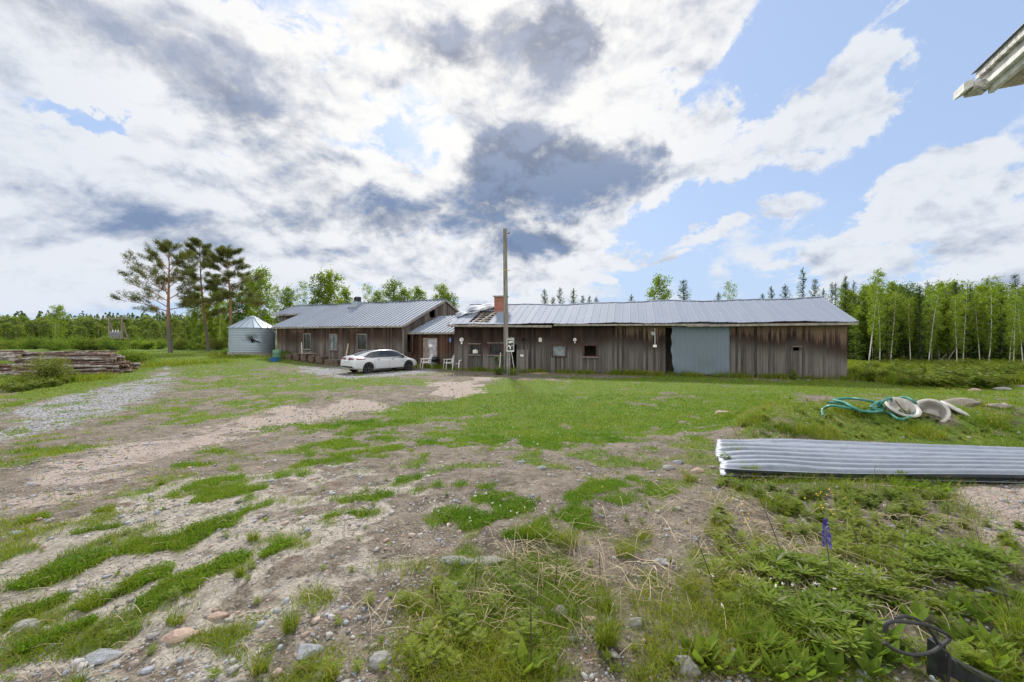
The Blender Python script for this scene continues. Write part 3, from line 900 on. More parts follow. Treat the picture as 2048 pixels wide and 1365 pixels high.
def build_left_building():
    t = thing('outbuilding', 'plank outbuilding with a seamed metal gable roof behind the white car', 'outbuilding', (*BS.o, 0), BS.a)
    ez, rz_, yr, yw, D = 3.0, 5.27, 5.36, .25, 10.5; sl_ = (rz_ - ez) / yr
    xl, xe, xx = -13.9, -14.5, -18.9
    top = lambda s: ez + sl_ * yw - .1
    wins = [BS.W(609, 669, 622, 698, yw), BS.W(661, 670, 675, 699, yw), BS.W(716.5, 670, 734, 699, yw)]
    zb = lambda s: max(0.02, -.03 * (s + 2)) - .05
    wall('wall', xl, -.02, top, zb, wins, .145, lambda s, d, z: (s, yw - d, z), M['wood_left'], t, 13)
    gz = lambda s: min(ez + sl_ * s, rz_ - sl_ * (s - yr)) - .09
    wall('end_wall', yw + .03, D, gz, 0.0, [(.55, .93, 1.05, 2.35), (3.25, 3.95, 3.72, 4.35)], .15, lambda s, d, z: (-.05 + d, s, z), M['wood_gable'], t, 14)
    gz2 = lambda s: (gz(s) if s > 3.45 else top(0))
    wall('end_wall', yw, D, gz, 0.0, [], .3, lambda s, d, z: (xl + .02 - d, s, z), M['wood_left'], t, 15)
    wall('end_wall', 3.6, D, gz, 0.0, [], .3, lambda s, d, z: (-18.4 - d, s, z), M['wood_gable'], t, 16)
    wall('rear_bay_wall', -18.4, xl - .06, lambda s: ez + sl_ * 3.4, 0.0, [], .15, lambda s, d, z: (s, 3.6 - d, z), M['wood_gable'], t, 17)
    wall('back_wall', -18.4, -.02, lambda s: ez + .05, 0.0, [], .4, lambda s, d, z: (s, D + d, z), M['wood_left'], t, 18)
    MB().box(-13.8, -.2, 2.6, 2.7, 0, 3.6).box(-13.8, -.2, .4, 2.6, 2.85, 2.9).box(-.9, -.8, .4, 2.6, 0, 2.85).box(-1.4, -1.3, 4.2, 6, 3.0, 4.5).build('partition', M['wood_old'], t)
    rf = MB(); sag = lambda x, q: .02 * math.sin(x * .8 + q * 3) + .015 * math.sin(x * 2.1)
    roof_sheet(rf, xe, .1, (0, ez), (yr, rz_), .40, .05, 8, sag, rw=.04)
    y1 = 3.15
    roof_sheet(rf, xx, xe, (y1, ez + sl_ * y1), (yr, rz_), .40, .05, 4, lambda x, q: sag(x, .6 + .4 * q), rw=.04)
    roof_sheet(rf, xx, .1, (2 * yr, ez), (yr, rz_), .40, .05, 4, lambda x, q: sag(x, 1) * q, rw=.04)
    rf.build('roof', M['roof_seam'], t)
    dk = MB()
    def slab(xa, xb, ya, yb):
        f = lambda y: (ez + sl_ * y if y <= yr else rz_ - sl_ * (y - yr))
        vs = [(x, y, f(y) - k) for k in (.09, .13) for y in (ya, yb) for x in (xa, xb)]
        dk.add(vs, [(0, 2, 3, 1), (4, 5, 7, 6), (0, 1, 5, 4), (2, 6, 7, 3), (0, 4, 6, 2), (1, 3, 7, 5)])
    slab(xe + .02, .07, .02, yr - .01); slab(xx + .02, xe + .01, y1 + .02, yr - .01); slab(xx + .02, .07, yr + .01, 2 * yr - .02)
    dk.build('roof_deck', M['wood_old'], t)
    MB().bar((xe, yr, rz_ + .06), (.12, yr, rz_ + .06), .22, .03).bar((xx, yr, rz_ + .062), (xe - .003, yr, rz_ + .062), .22, .03).build('ridge_cap', M['roof_seam'], t)
    MB().bar((xe, -.02, ez - .07), (.1, -.02, ez - .07), .03, .12).build('fascia_board', M['fascia'], t)
    MB().bar((xx, y1 - .02, ez + sl_ * y1 - .07), (xe, y1 - .02, ez + sl_ * y1 - .07), .03, .12).build('fascia_board', M['fascia'], t)
    MB().bar((.115, 0, ez - .06), (.115, yr, rz_ - .06), .03, .16, (0, -sl_, 1)).build('barge_board', M['fascia'], t)
    MB().bar((.115, 2 * yr, ez - .06), (.115, yr, rz_ - .06), .03, .16, (0, sl_, 1)).build('barge_board', M['fascia'], t)
    MB().box(-.16, .0, yw - .060, yw - .045, 0, 2.95).build('corner_board', M['wood_grey'], t)
    for i, w in enumerate(wins):
        o = window(t, *w, yw - .03, ('dark_glass', 'pale_glass', 'dark_glass')[i], 'wood_grey', 2, .07, i < 2)
        if i != 1:
            a, b, z0, z1 = w; MB().box(a + .05, a + (b - a) * .42, yw + .03, yw + .04, z0 + .3, z1 - .05).build('curtain', M['pale_glass'], o)
    # metal flue with a dark cowl
    s_ = BS.sx(714, 4.6); z_ = ez + sl_ * 4.6
    ch = MB().box(s_ - .32, s_ + .32, 4.3, 4.95, z_ - .4, z_ + .42).build('flue', M['galv'], t)
    MB().box(s_ - .55, s_ + .5, 4.05, 4.3, z_ - .17, z_ - .08).build('flashing', M['roof_pale'], ch)
    c = MB(); P = [[(s_ - .20 + .40 * j / 8 * (1), 4.40 + .42 * (i / 3), z_ + .42 + .44 * math.sqrt(max(0, 1 - ((j - 4) / 4.2) ** 2)) * (1 - .25 * i / 3)) for j in range(9)] for i in range(4)]
    c.grid(P); c.box(s_ - .24, s_ + .24, 4.36, 4.40, z_ + .42, z_ + .52).box(s_ + .05, s_ + .26, 4.38, 4.85, z_ + .42, z_ + .86)
    c.build('cowl', M['black_metal'], ch)
    # gutter pipe at the far corner
    MB().tube([(xe + .2, .05, ez - .1), (xl - .15, .25, ez - .55), (xl - .15, .25, ez - 1.2)], .04, 8).build('downpipe', M['steel'], t)


build_left_building()
BK = Frame(-7.50, 30.36, -29.2)


def build_link():
    t = thing('lean_to', 'low plank link building with a blue metal roof between the outbuilding and the long barn', 'link building', (*BK.o, 0), BK.a)
    L = 4.42; ez, rz_, yr, ov = 2.50, 3.86, 3.3, .28; sl_ = (rz_ - ez) / (yr + ov)
    top = lambda s: ez + sl_ * ov - .09
    a, b, z0, z1 = BK.W(849, 678, 874, 731)
    wall('wall', .02, L, top, 0.0, [(a, b, -.2, z1)], .14, lambda s, d, z: (s, -d, z), M['wood_link'], t, 23)
    rf = MB(); roof_sheet(rf, -.02, L + .05, (-ov, ez), (yr, rz_), .36, .045, 5, lambda x, q: .01 * math.sin(x * 2 + q * 3))
    roof_sheet(rf, -.02, L + .05, (2 * yr, ez), (yr, rz_), .36, .045, 3); rf.build('roof', M['roof_seam'], t)
    MB().bar((.0, -ov - .02, ez - .06), (L, -ov - .02, ez - .06), .03, .12).build('fascia_board', M['fascia'], t)
    MB().box(.0, L, -ov + .02, -.05, ez - .04, ez - .02).build('soffit', M['wood_old'], t)
    d = MB(); d.box(a + .04, (a + b) / 2 - .01, -.015, .03, .06, z1 - .03)
    d2 = MB(); d2.box((a + b) / 2 + .01 - .2, b - .04, -.05, -.017, .06, z1 - .04)
    MB().box(a - .06, a + .04, -.06, .04, 0, z1 + .05).box(b - .04, b + .06, -.06, .04, 0, z1 + .05).box(a + .04, b - .04, -.058, .04, z1 - .03, z1 + .05).build('door_frame', M['fascia'], t)
    dr = d.build('door', M['wood_old'], t, label='grey plank door leaf'); dl = d2.build('door', M['white_worn'], t, label='pale whitish door leaf')
    dl.data.materials[0] = plain('pale_grey_door_paint', (.34, .32, .34), .8, 0, .3, 5.0)
    s0, s1, q0, q1 = BK.W(859, 689, 866, 694); MB().box(s0, s1, -.075, -.052, q0, q1).build('notice', M['white'], dl)
    # plank shutter swung open on its hinge, and the corner lamp
    s0, s1, q0, q1 = BK.W(824, 669, 837, 706); sh = MB()
    for i in range(4):
        p = .13; x0 = s0 + .02 + i * p; sh.add([(x0 + dx, -.10 - .35 * (i * p + dx) / .52 - dy, z) for z in (q0, q1) for dy in (0, .03) for dx in (0, p - .006)], [(0, 2, 3, 1), (4, 5, 7, 6), (0, 1, 5, 4), (2, 6, 7, 3), (0, 4, 6, 2), (1, 3, 7, 5)])
    sh.build('shutter', M['wood_link'], t, label='plank shutter swung open on its hinge')
    s0, s1, q0, q1 = BK.W(901, 676, 907, 685); lp = MB().box(s0 - .1, s0 + .1, -.22, -.05, q0 + .08, q1 - .05).build('lamp', M['black_metal'], t)
    bl = plain('blue_lamp_housing', (.14, .22, .42), .5); MB().box(s0 + .12, s0 + .22, -.26, -.06, q0, q1).build('lamp_housing', bl, lp)


build_link()


# ---------------------------------------------------------------- grain silo
def build_silo():
    x, y = -24.05, 38.0; z0 = g1(x, y)
    t = thing('grain_silo', 'round galvanised steel grain silo with a conical roof and a torn dent in its side', 'silo', (x, y, z0 - .05))
    r, zb, zt = 1.84, .42, 2.62
    MB().lathe([(r + .10, -.2), (r + .10, zb - .02), (r - .1, zb - .02)], 40).build('base', M['concrete'], t)
    yaw = math.atan2(-y, -x)                    # the dent looks towards the yard
    n = 160; rows = 74; P = []
    for i in range(rows + 1):
        z = zb + (zt - zb) * i / rows; row = []
        for j in range(n + 1):
            a = 2 * PI * j / n; rr = r + (.024 * math.sin(i / rows * 2 * PI * 15) + (-.02 if i % 15 == 0 else 0)) * (.7 if abs(((z - zb) / .44) % 1 - .5) < .44 else 0)
            da = (a - yaw + PI) % (2 * PI) - PI; sv = da * r + .05; dz = z - 1.55
            rr -= .30 * math.exp(-(sv / .42) ** 2 - (dz / .34) ** 2) - .05 * math.sin(sv * 9 + dz * 7) * math.exp(-(sv / .7) ** 2 - (dz / .5) ** 2)
            rr -= .025 * (fbm(np.array([a * 3.0]), np.array([z * 1.5]), 1.0, 2, 3)[0] - .5)
            row.append((rr * math.cos(a), rr * math.sin(a), z))
        P.append(row)
    vs = [p for rw in P for p in rw]; fs = []
    for i in range(rows):
        for j in range(n):
            a = 2 * PI * (j + .5) / n; da = (a - yaw + PI) % (2 * PI) - PI; sv = da * r + .05; z = zb + (zt - zb) * (i + .5) / rows - 1.55
            if (sv / .22) ** 2 + ((z + sv * .6) / .26) ** 2 < 1 + .35 * math.sin(j * 1.9) + .3 * math.cos(i * 1.3): continue
            fs.append((i * (n + 1) + j, i * (n + 1) + j + 1, (i + 1) * (n + 1) + j + 1, (i + 1) * (n + 1) + j))
    MB().add(vs, fs).build('shell', M['galv'], t, smooth=True, auto=60)
    MB().lathe([(.02, zb), (r - .55, zb), (r - .55, zt)], 32).build('shade_core', M['black'], t)  # black inner cylinder: shade behind the torn hole, put in as colour
    rf = MB(); k = 20
    for j in range(k):
        a0, a1 = 2 * PI * j / k, 2 * PI * (j + 1) / k
        P = [[((r + .10) * math.cos(a), (r + .10) * math.sin(a), zt - .02), (.22 * math.cos(a), .22 * math.sin(a), zt + 1.0)] for a in (a0, a1)]
        rf.grid(P)
        rf.bar(((r + .10) * math.cos(a0), (r + .10) * math.sin(a0), zt), (.22 * math.cos(a0), .22 * math.sin(a0), zt + 1.02), .035, .05)
    rf.lathe([(.30, zt + .97), (.26, zt + 1.06), (.02, zt + 1.12)], 20)
    rf.build('roof', M['galv'], t)
    torn = MB(); u = Vector((math.cos(yaw), math.sin(yaw), 0)); s_ = Vector((-u.y, u.x, 0))
    c = u * (r + .02) + Vector((0, 0, 1.55))
    torn.grid([[c - s_ * .05 + u * .02 + Vector((0, 0, .1)), c - s_ * .05 + Vector((0, 0, -.05))], [c + s_ * .35 + u * .22 + Vector((0, 0, -.12)), c + s_ * .32 + u * .20 + Vector((0, 0, -.25))], [c + s_ * .62 + u * .10 + Vector((0, 0, -.20)), c + s_ * .60 + u * .06 + Vector((0, 0, -.30))]])
    torn.grid([[c - s_ * .30 + u * .03 + Vector((0, 0, .2)), c - s_ * .1 + Vector((0, 0, .25))], [c - s_ * .15 + u * .22 + Vector((0, 0, .0)), c + s_ * .02 + u * .12 + Vector((0, 0, .1))]])
    torn.build('torn_flap', M['black_metal'], t)


build_silo()


# ---------------------------------------------------------------- corner of the house roof overhead on the right
def build_house_corner():
    """Eaves of the house beside the viewer: the eaves line comes forward overhead, the far corner is what shows."""
    Y = 5.0; az = math.radians(25)
    o = Vector(((1985 - HU) / F * Y, Y, CH - (188 - HV) / F * Y))
    t = thing('house', 'white house whose peeling eaves corner juts in at the top right', 'house', o)
    A = Vector((-math.sin(az), -math.cos(az), 0)); B = Vector((math.cos(az), -math.sin(az), 0))
    def hexa(a0, a1, b0, b1, z0, z1, name, mat, lab=None, tilt=0.0, skew=0.0):
        vs = [A * (a + skew * (i_ == 0) * (k - z0)) + B * b + Vector((0, 0, k + tilt * (b - b0))) for k in (z0, z1) for b in (b0, b1) for i_, a in enumerate((a0, a1))]
        return MB().add(vs, [(0, 1, 3, 2), (4, 6, 7, 5), (0, 4, 5, 1), (2, 3, 7, 6), (0, 2, 6, 4), (1, 5, 7, 3)]).build(name, M[mat] if isinstance(mat, str) else mat, t, bevel=.003, label=lab)
    M['peeling'] = plain('peeling_white_paint', (.52, .50, .47), .75, 0, .6, 18.0, .02)
    ln = 4.0
    hexa(-.03, ln, -.175, 3.4, .292, .306, 'roofing_felt', 'black_metal', None, .45)
    hexa(0, ln, -.15, -.09, .205, .288, 'fascia_board', 'peeling', 'upper fascia board with peeling white paint')
    hexa(.01, ln, -.105, -.0, .075, .203, 'fascia_board', 'white_worn')
    hexa(.02, ln, -.05, .0, .0, .073, 'fascia_board', 'white_worn')
    pk = plain('pinkish_soffit_paint', (.46, .38, .33), .8, 0, .35, 7.0)
    for i in range(5): hexa(.03, ln, .003 + i * .12, .003 + i * .12 + .114, .03, .05, 'soffit_board', pk)
    hexa(-.12, .10, -.21, -.04, .06, .155, 'eaves_beam', 'peeling')
    hexa(-.13, .11, -.30, -.212, .05, .15, 'eaves_beam', 'white_worn', 'sloping end block of the eaves beam', .5)
    # the wall stands back under the eaves, off the right side of the picture
    hw = plain('house_wall_paint', (.62, .61, .57), .75, 0, .10, 2.0)
    for i in range(26): hexa(.5, ln, .62 + .006 * (i % 2), .75, -5.1 + i * .2, -5.1 + i * .2 + .196, 'wall_board', hw)


build_house_corner()


# ---------------------------------------------------------------- the parked car
from mathutils.bvhtree import BVHTree


def build_car():
    t = thing('parked_car', 'white four-door fastback car parked on the gravel in front of the outbuilding', 'car', (-8.37, 26.32, g1(-8.4, 26.3) - .01), math.radians(50))
    paint, nt, b = new_mat('white_car_paint'); setc(nt, b, 'Base Color', (.52, .535, .555)); setc(nt, b, 'Roughness', .28); b.inputs['Coat Weight'].default_value = .6; b.inputs['Coat Roughness'].default_value = .05
    glass, nt, b = new_mat('car_glass'); setc(nt, b, 'Base Color', (.012, .016, .02)); setc(nt, b, 'Roughness', .04); b.inputs['Specular IOR Level'].default_value = .8
    trim = plain('black_trim', (.015, .015, .016), .5); red, nt, b = new_mat('tail_lamp_red'); setc(nt, b, 'Base Color', (.16, .012, .012)); setc(nt, b, 'Roughness', .12)
    tyre = plain('tyre_rubber', (.02, .02, .021), .8, 0, .3, 20); rimm = plain('grey_alloy', (.10, .10, .105), .35, .7, .2)
    st = [(-2.37, .70, .66, .72, .44), (-2.33, .92, .86, .80, .36), (-2.26, 1.06, .95, .86, .27), (-2.0, 1.08, .97, .90, .22), (-1.44, 1.04, .955, .925, .20), (-.6, 1.0, .93, .925, .19),
          (.4, .98, .905, .92, .19), (1.0, .965, .875, .92, .19), (1.44, .905, .82, .92, .2), (1.85, .82, .745, .89, .22), (2.15, .72, .655, .79, .25), (2.32, .59, .56, .60, .30)]
    mb = MB(); rows = []
    for (x, zt, zs, w, zb) in st:
        half = [(0, zt), (.55 * w, zt - .012), (.86 * w, zs + .02), (w * .985, zs - .075), (w, .62 * zs + .05), (w * .995, .40), (w * .96, zb + .04), (w * .80, zb), (0, zb)]
        rows.append([(x, y, z) for y, z in half] + [(x, -y, z) for y, z in half[-2:0:-1]])
    k = len(rows[0]); vs = [p for r in rows for p in r]
    fs = [(i * k + j, (i + 1) * k + j, (i + 1) * k + (j + 1) % k, i * k + (j + 1) % k) for i in range(len(rows) - 1) for j in range(k)]
    fs += [tuple(range(k)), tuple(range((len(rows) - 1) * k, len(rows) * k))[::-1]]
    body = MB().add(vs, fs).build('body', paint, t, smooth=True, auto=180)
    su = body.modifiers.new('s', 'SUBSURF'); su.levels = su.render_levels = 2
    cut = []
    for x in (-1.44, 1.44):
        for sg in (-1, 1):
            c = MB().lathe([(.001, sg * .62), (.375, sg * .62), (.375, sg * 1.1), (.001, sg * 1.1)], 32, (x, 0, .335), axis='y').build('cutter', trim)
            bo = body.modifiers.new('b', 'BOOLEAN'); bo.operation = 'DIFFERENCE'; bo.solver = 'EXACT'; bo.object = c; cut.append(c)
    body.location = (0, 0, 0); par = body.parent; body.parent = None
    bpy.context.view_layer.update(); dg = bpy.context.evaluated_depsgraph_get()
    me = bpy.data.meshes.new_from_object(body.evaluated_get(dg)); body.modifiers.clear(); body.data = me; body.parent = par
    for c in cut: bpy.data.objects.remove(c)
    me.materials.clear(); me.materials.append(paint)
    me.polygons.foreach_set('use_smooth', [True] * len(me.polygons)); me.polygons.foreach_set('material_index', [0] * len(me.polygons))
    me.set_sharp_from_angle(angle=math.radians(50))
    tree = BVHTree.FromPolygons([v.co[:] for v in me.vertices], [p.vertices[:] for p in me.polygons])
    # cabin
    X = [-2.15, -1.75, -1.3, -.8, -.3, .15, .55, .95, 1.25, 1.45]
    ZR = [1.075, 1.20, 1.325, 1.41, 1.445, 1.44, 1.385, 1.23, 1.06, .93]
    WB = [.62, .74, .82, .865, .88, .88, .87, .85, .80, .74]; WT = [.50, .54, .57, .60, .61, .61, .60, .60, .64, .68]
    def prof(x):
        def it(A):
            i = min(max(np.searchsorted(X, x) - 1, 0), len(X) - 2); tt = (x - X[i]) / (X[i + 1] - X[i])
            m0 = (A[min(i + 1, len(A) - 1)] - A[max(i - 1, 0)]) / (X[min(i + 1, len(X) - 1)] - X[max(i - 1, 0)]); i2 = min(i + 2, len(A) - 1)
            m1 = (A[i2] - A[i]) / (X[i2] - X[i]); h = X[i + 1] - X[i]; t2, t3 = tt * tt, tt ** 3
            return (2 * t3 - 3 * t2 + 1) * A[i] + (t3 - 2 * t2 + tt) * h * m0 + (-2 * t3 + 3 * t2) * A[i + 1] + (t3 - t2) * h * m1
        return it(ZR), it(WB), it(WT)
    ZB = .90
    def surf(x, q, off=0.0):
        """q 0..1 belt to roof edge, 1..2 roof edge to the middle."""
        zr, wb, wt = prof(x); zr -= .004
        if q <= 1: return (x, wb - (wb - wt) * q ** 1.25 + off, ZB + (zr - .055 - ZB) * q + off * .35)
        w = q - 1; return (x, wt * (1 - w), zr - .055 + .055 * (1 - (1 - w) ** 2.2) + off)
    xs = np.linspace(-2.15, 1.45, 42); qs = list(np.linspace(0, 1, 8)) + list(np.linspace(1.1, 2, 8))
    cab = MB()
    rows = [[surf(x, q) for q in qs] + [(p[0], -p[1], p[2]) for p in [surf(x, q) for q in qs[-2::-1]]] for x in xs]
    cab.grid(rows); cab.build('cabin', paint, t, smooth=True, auto=60)
    def side(x0, x1, q0, q1, off, sg, name, mat, shape=None, parent=t):
        P = []
        for x in np.linspace(x0, x1, 16):
            zr = prof(x)[0] - .055; row = []
            for w in np.linspace(0, 1, 6):
                hi = q1 if shape is None else shape(x); q = q0 + (hi - q0) * w
                p = surf(x, q, off); row.append((p[0], sg * p[1], p[2]))
            P.append(row)
        return MB().grid(P).build(name, mat, parent, smooth=True)
    shp = lambda x: .14 + .76 * min(1, max(0, (x + 1.78) / .62)) ** .75 * min(1, max(.0, (1.20 - x) / .22)) ** .6
    for sg in (-1, 1):
        fr = side(-1.78, 1.2, .10, .9, .003, sg, 'window_surround', trim, lambda x: shp(x) + .03)
        side(-1.70, -1.02, .15, .9, .007, sg, 'side_window', glass, lambda x: shp(x) - .01, fr)
        side(-.99, -.06, .15, .9, .007, sg, 'side_window', glass, lambda x: shp(x) - .01, fr)
        side(.02, 1.16, .15, .9, .007, sg, 'side_window', glass, lambda x: shp(x) - .01, fr)
    def topg(x0, x1, name, wmax):
        P = [[(p[0], sg * p[1], p[2]) for sg, p in [(1, surf(x, 2 - w, .006)) for w in np.linspace(wmax, 0, 6)] + [(-1, surf(x, 2 - w, .006)) for w in np.linspace(.001, wmax, 6)]] for x in np.linspace(x0, x1, 14)]
        MB().grid(P).build(name, glass, t, smooth=True)
    topg(-2.02, -.85, 'rear_window', .90); topg(-.80, .42, 'roof_glass', .86); topg(.50, 1.38, 'windscreen', .92)
    def cast(p, d):
        h = tree.ray_cast(Vector(p), Vector(d).normalized()); return h[0], h[1]
    def patch(grid, off, name, mat, parent=t):
        P = []
        for row in grid:
            r = []
            for (p, d) in row:
                h, n = cast(p, d)
                r.append(tuple(h + n * off) if h is not None else tuple(Vector(p) + Vector(d)))
            P.append(r)
        return MB().grid(P).build(name, mat, parent, smooth=True)
    for sg in (-1, 1):
        G_ = []
        for z0, z1 in ((0, 0), (.33, .33), (.66, .66), (1, 1)):
            row = []
            for w in np.linspace(0, 1, 9):
                a = math.radians(8 + 66 * w); zl, zh = .835 + .03 * w, .955 - .03 * w + .02 * (1 - w)
                row.append(((-1.35 - 1.8 * math.cos(a), sg * (.05 + 1.55 * math.sin(a)), zl + (zh - zl) * z0), (math.cos(a), -sg * math.sin(a), 0)))
            G_.append([r for r in row if True])
        patch(G_, .006, 'tail_lamp', red)
        G_ = [[((x, sg * 1.5, z), (0, -sg, 0)) for x in np.linspace(1.75, 2.08, 6)] for z in (.60, .64, .68)]
        patch(G_, .006, 'headlamp', plain('lamp_glass', (.45, .47, .5), .1))
    plate = patch([[((-3, y, z), (1, 0, 0)) for y in np.linspace(-.27, .27, 8)] for z in (.735, .79, .845)], .012, 'number_plate_recess', trim)
    pl = patch([[((-3, y, z), (1, 0, 0)) for y in np.linspace(-.24, .24, 8)] for z in (.748, .79, .832)], .018, 'number_plate', M['white'], plate)
    patch([[((-3, y, z), (1, 0, 0)) for y in np.linspace(-.66, .66, 12)] for z in (.37, .42, .47)], .006, 'bumper_valance', trim)
    for sg in (-1, 1):
        sm = []
        for (x, q) in ((-.02, 0), (-1.02, .12), (1.06, .05)):
            sm.append([[((x + w + q * (z - .5) * (1 if x > 0 else -1), sg * 2, z), (0, -sg, 0)) for w in (-.006, .006)] for z in np.linspace(.30, .88, 8)])
        for i, g_ in enumerate(sm): patch(g_, .003, 'door_seam', trim)
        patch([[((x, sg * 2, z), (0, -sg, 0)) for x in np.linspace(-1.0, 1.05, 14)] for z in (.205, .23, .26)], .005, 'sill_trim', trim)
        for x in (-.88, .14): patch([[((x + w, sg * 2, z), (0, -sg, 0)) for w in (0, .1, .2)] for z in (.785, .80, .815)], .012, 'door_handle', trim)
        h, n = cast((.95, sg * 2, .86), (0, -sg, 0))
        MB().lathe([(.001, -.11), (.07, -.08), (.085, 0), (.06, .09), (.001, .11)], 12).build('door_mirror', trim, t, smooth=True, loc=(.92, sg * .98, .98)).rotation_euler = (PI / 2, 0, 0)
    for x in (-1.44, 1.44):
        for sg in (-1, 1):
            w = MB().lathe([(.21, .10), (.235, .115), (.30, .115), (.33, .09), (.336, .05), (.336, -.05), (.33, -.09), (.30, -.11), (.21, -.10)], 36, axis='y').build('wheel', tyre, t, smooth=True, loc=(x, sg * .80, .335))
            o_ = sg
            rm = MB(); rm.lathe([(.235, o_ * .112), (.225, o_ * .095), (.215, o_ * .04), (.215, o_ * -.08)], 36, axis='y')
            for j in range(10):
                a = 2 * PI * j / 10 + .16 * (1 if j % 2 else -1)
                rm.bar((.03 * math.cos(a), o_ * .085, .03 * math.sin(a)), (.222 * math.cos(a), o_ * .10, .222 * math.sin(a)), .022, .028, (0, o_, 0))
            rm.lathe([(.001, o_ * .10), (.05, o_ * .098), (.055, o_ * .06)], 16, axis='y'); rm.build('rim', rimm, w, smooth=True)
            MB().lathe([(.001, o_ * .03), (.214, o_ * .03)], 24, axis='y').build('brake_disc', M['black'], w)


build_car()


# ---------------------------------------------------------------- utility pole, garden seats, things along the walls
def build_pole():
    x, y = -.34, 24.4; z0 = g1(x, y)
    t = thing('utility_pole', 'tall grey wooden pole without wires carrying a meter cabinet in front of the barn', 'pole', (x, y, z0))
    H = 2.3 + 213 / F * y - z0
    m, nt, b = new_mat('grey_pole_wood'); o = objco(nt); px_, py_, pz_ = sep(nt, o)
    n = noise(nt, comb(nt, px_ * 22, py_ * 22, pz_ * .8), 1.0, 6, .65); c = mix((.10, .09, .075), (.30, .275, .24), n.ss(.3, .7), nt)
    setc(nt, b, 'Base Color', c); setc(nt, b, 'Roughness', .9); bump(nt, b, n, .015, .8)
    top = (-.075, 0, H)
    P = [Vector((0, 0, -.3)).lerp(Vector(top), q) for q in np.linspace(0, 1, 8)]
    MB().tube(P, [.150 - .035 * i / 7 for i in range(8)], 16).build('pole', m, t, smooth=True)
    cx = .12
    bx = MB().box(.02, .46, -.38, -.145, 1.33, 2.12).build('meter_cabinet', plain('cabinet_grey_white', (.58, .59, .57), .55, 0, .25), t, bevel=.012)
    MB().box(-.01, .49, -.43, -.10, 2.122, 2.15).build('cabinet_roof', M['steel'], bx)
    MB().box(.075, .42, -.388, -.381, 1.42, 2.03).build('glass_door', plain('green_dark_glass', (.035, .055, .055), .15), bx)
    for (a, c_, z, w, h) in ((.14, 0, 1.84, .13, .13), (.29, 0, 1.86, .09, .12), (.20, 0, 1.50, .07, .16), (.30, 0, 1.66, .08, .06), (.12, 0, 1.64, .10, .08)):
        MB().box(a, a + w, -.396, -.389, z, z + h).build('meter', M['white_worn'], bx)
    for k, dx in enumerate((.08, .19)): MB().tube([(dx, -.19, -.1), (dx, -.19, 1.33)], .038, 8).build('conduit', M['steel'], t, smooth=True)
    MB().tube([(-.02, -.17, 1.3), (-.04, -.18, .7), (-.06, -.17, .2), (-.05, -.16, -.1)], .02, 6).build('cable', M['black_metal'], t)
    zb = CH - (541 - HV) / F * y - z0
    MB().lathe([(.132, -.03), (.137, 0), (.132, .03)], 16, (-.055, 0, zb)).tube([(.08, -.02, zb), (.22, -.04, zb - .02), (.25, -.04, zb - .06)], .018, 6).build('bracket', plain('yellow_clamp', (.42, .32, .08), .6), t)
    zb = CH - (467 - HV) / F * y - z0
    MB().tube([(.03, 0, zb), (.14, 0, zb - .02), (.20, 0, zb - .01), (.21, 0, zb + .06)], .016, 6).tube([(.13, -.05, zb), (.16, .05, zb)], .03, 8).build('insulator_hook', M['rust'], t)


build_pole()


def slat_chair(u, v, Y, rz, label):
    x = (u - HU) / F * Y; t = thing('garden_chair', label, 'chair', (x, Y, g1(x, Y)), rz, 'white chairs along the barn front')
    W = M['white']
    for i in range(6): MB().box(-.25, .25, -.27 + i * .085, -.27 + i * .085 + .065, .42, .44).build('seat_slat', W, t)
    for i in range(6):
        z = .50 + i * .088; y = .26 + (z - .45) * .38; MB().bar((-.26, y, z), (.26, y, z), .02, .068, (0, -.36, 1)).build('back_slat', W, t)
    for sg in (-1, 1):
        MB().bar((sg * .27, -.30, 0), (sg * .27, -.22, .64), .03, .035, (0, 1, 0)).build('leg', W, t)
        MB().bar((sg * .27, .48, 0), (sg * .27, .16, .46), .03, .035, (0, 1, 0)).build('leg', W, t)
        MB().bar((sg * .245, .24, .40), (sg * .245, .48, 1.03), .025, .035, (0, 1, 0)).build('back_frame', W, t)
        MB().bar((sg * .29, -.28, .65), (sg * .29, .36, .67), .055, .03).build('armrest', W, t)
        MB().bar((sg * .255, -.28, .405), (sg * .255, .28, .405), .03, .035).build('seat_frame', W, t)


def monobloc(u, v, Y, rz, label):
    x = (u - HU) / F * Y; t = thing('garden_chair', label, 'chair', (x, Y, g1(x, Y)), rz, 'white chairs along the barn front')
    W = M['white']
    MB().grid([[(-.23 + .46 * j / 6 * 1, -.24 + .46 * i / 6, .43 - .02 * math.sin(PI * j / 6) + .015 * (i == 0) - .012 * i / 6) for j in range(7)] for i in range(7)]).build('seat', W, t, smooth=True).modifiers.new('th', 'SOLIDIFY').thickness = .02
    bk = MB()
    for j in range(5):
        a = (-.5 + j / 4) * 1.7; bk.bar((.24 * math.sin(a), .22 + .04 * math.cos(a), .42), (.27 * math.sin(a), .26 + .08 * math.cos(a), .78), .055, .02, (0, 1, 0))
    bk.build('back_slats', W, t).name = 'back_panel'
    arc = [(.32 * math.sin(a), .20 + .18 * math.cos(a) * 1.1 - .02, .70 + .11 * math.cos(a) ** 2) for a in np.linspace(-1.75, 1.75, 15)]
    pts = [(-.30, -.24, .62)] + arc[1:-1] + [(.30, -.24, .62)]
    MB().tube(pts, .032, 8).build('back_rail', W, t, smooth=True)
    for sg in (-1, 1):
        MB().bar((sg * .29, -.29, 0), (sg * .30, -.23, .64), .05, .035, (0, 1, 0)).build('leg', W, t)
        MB().bar((sg * .26, .34, 0), (sg * .22, .20, .44), .05, .04, (0, 1, 0)).build('leg', W, t)


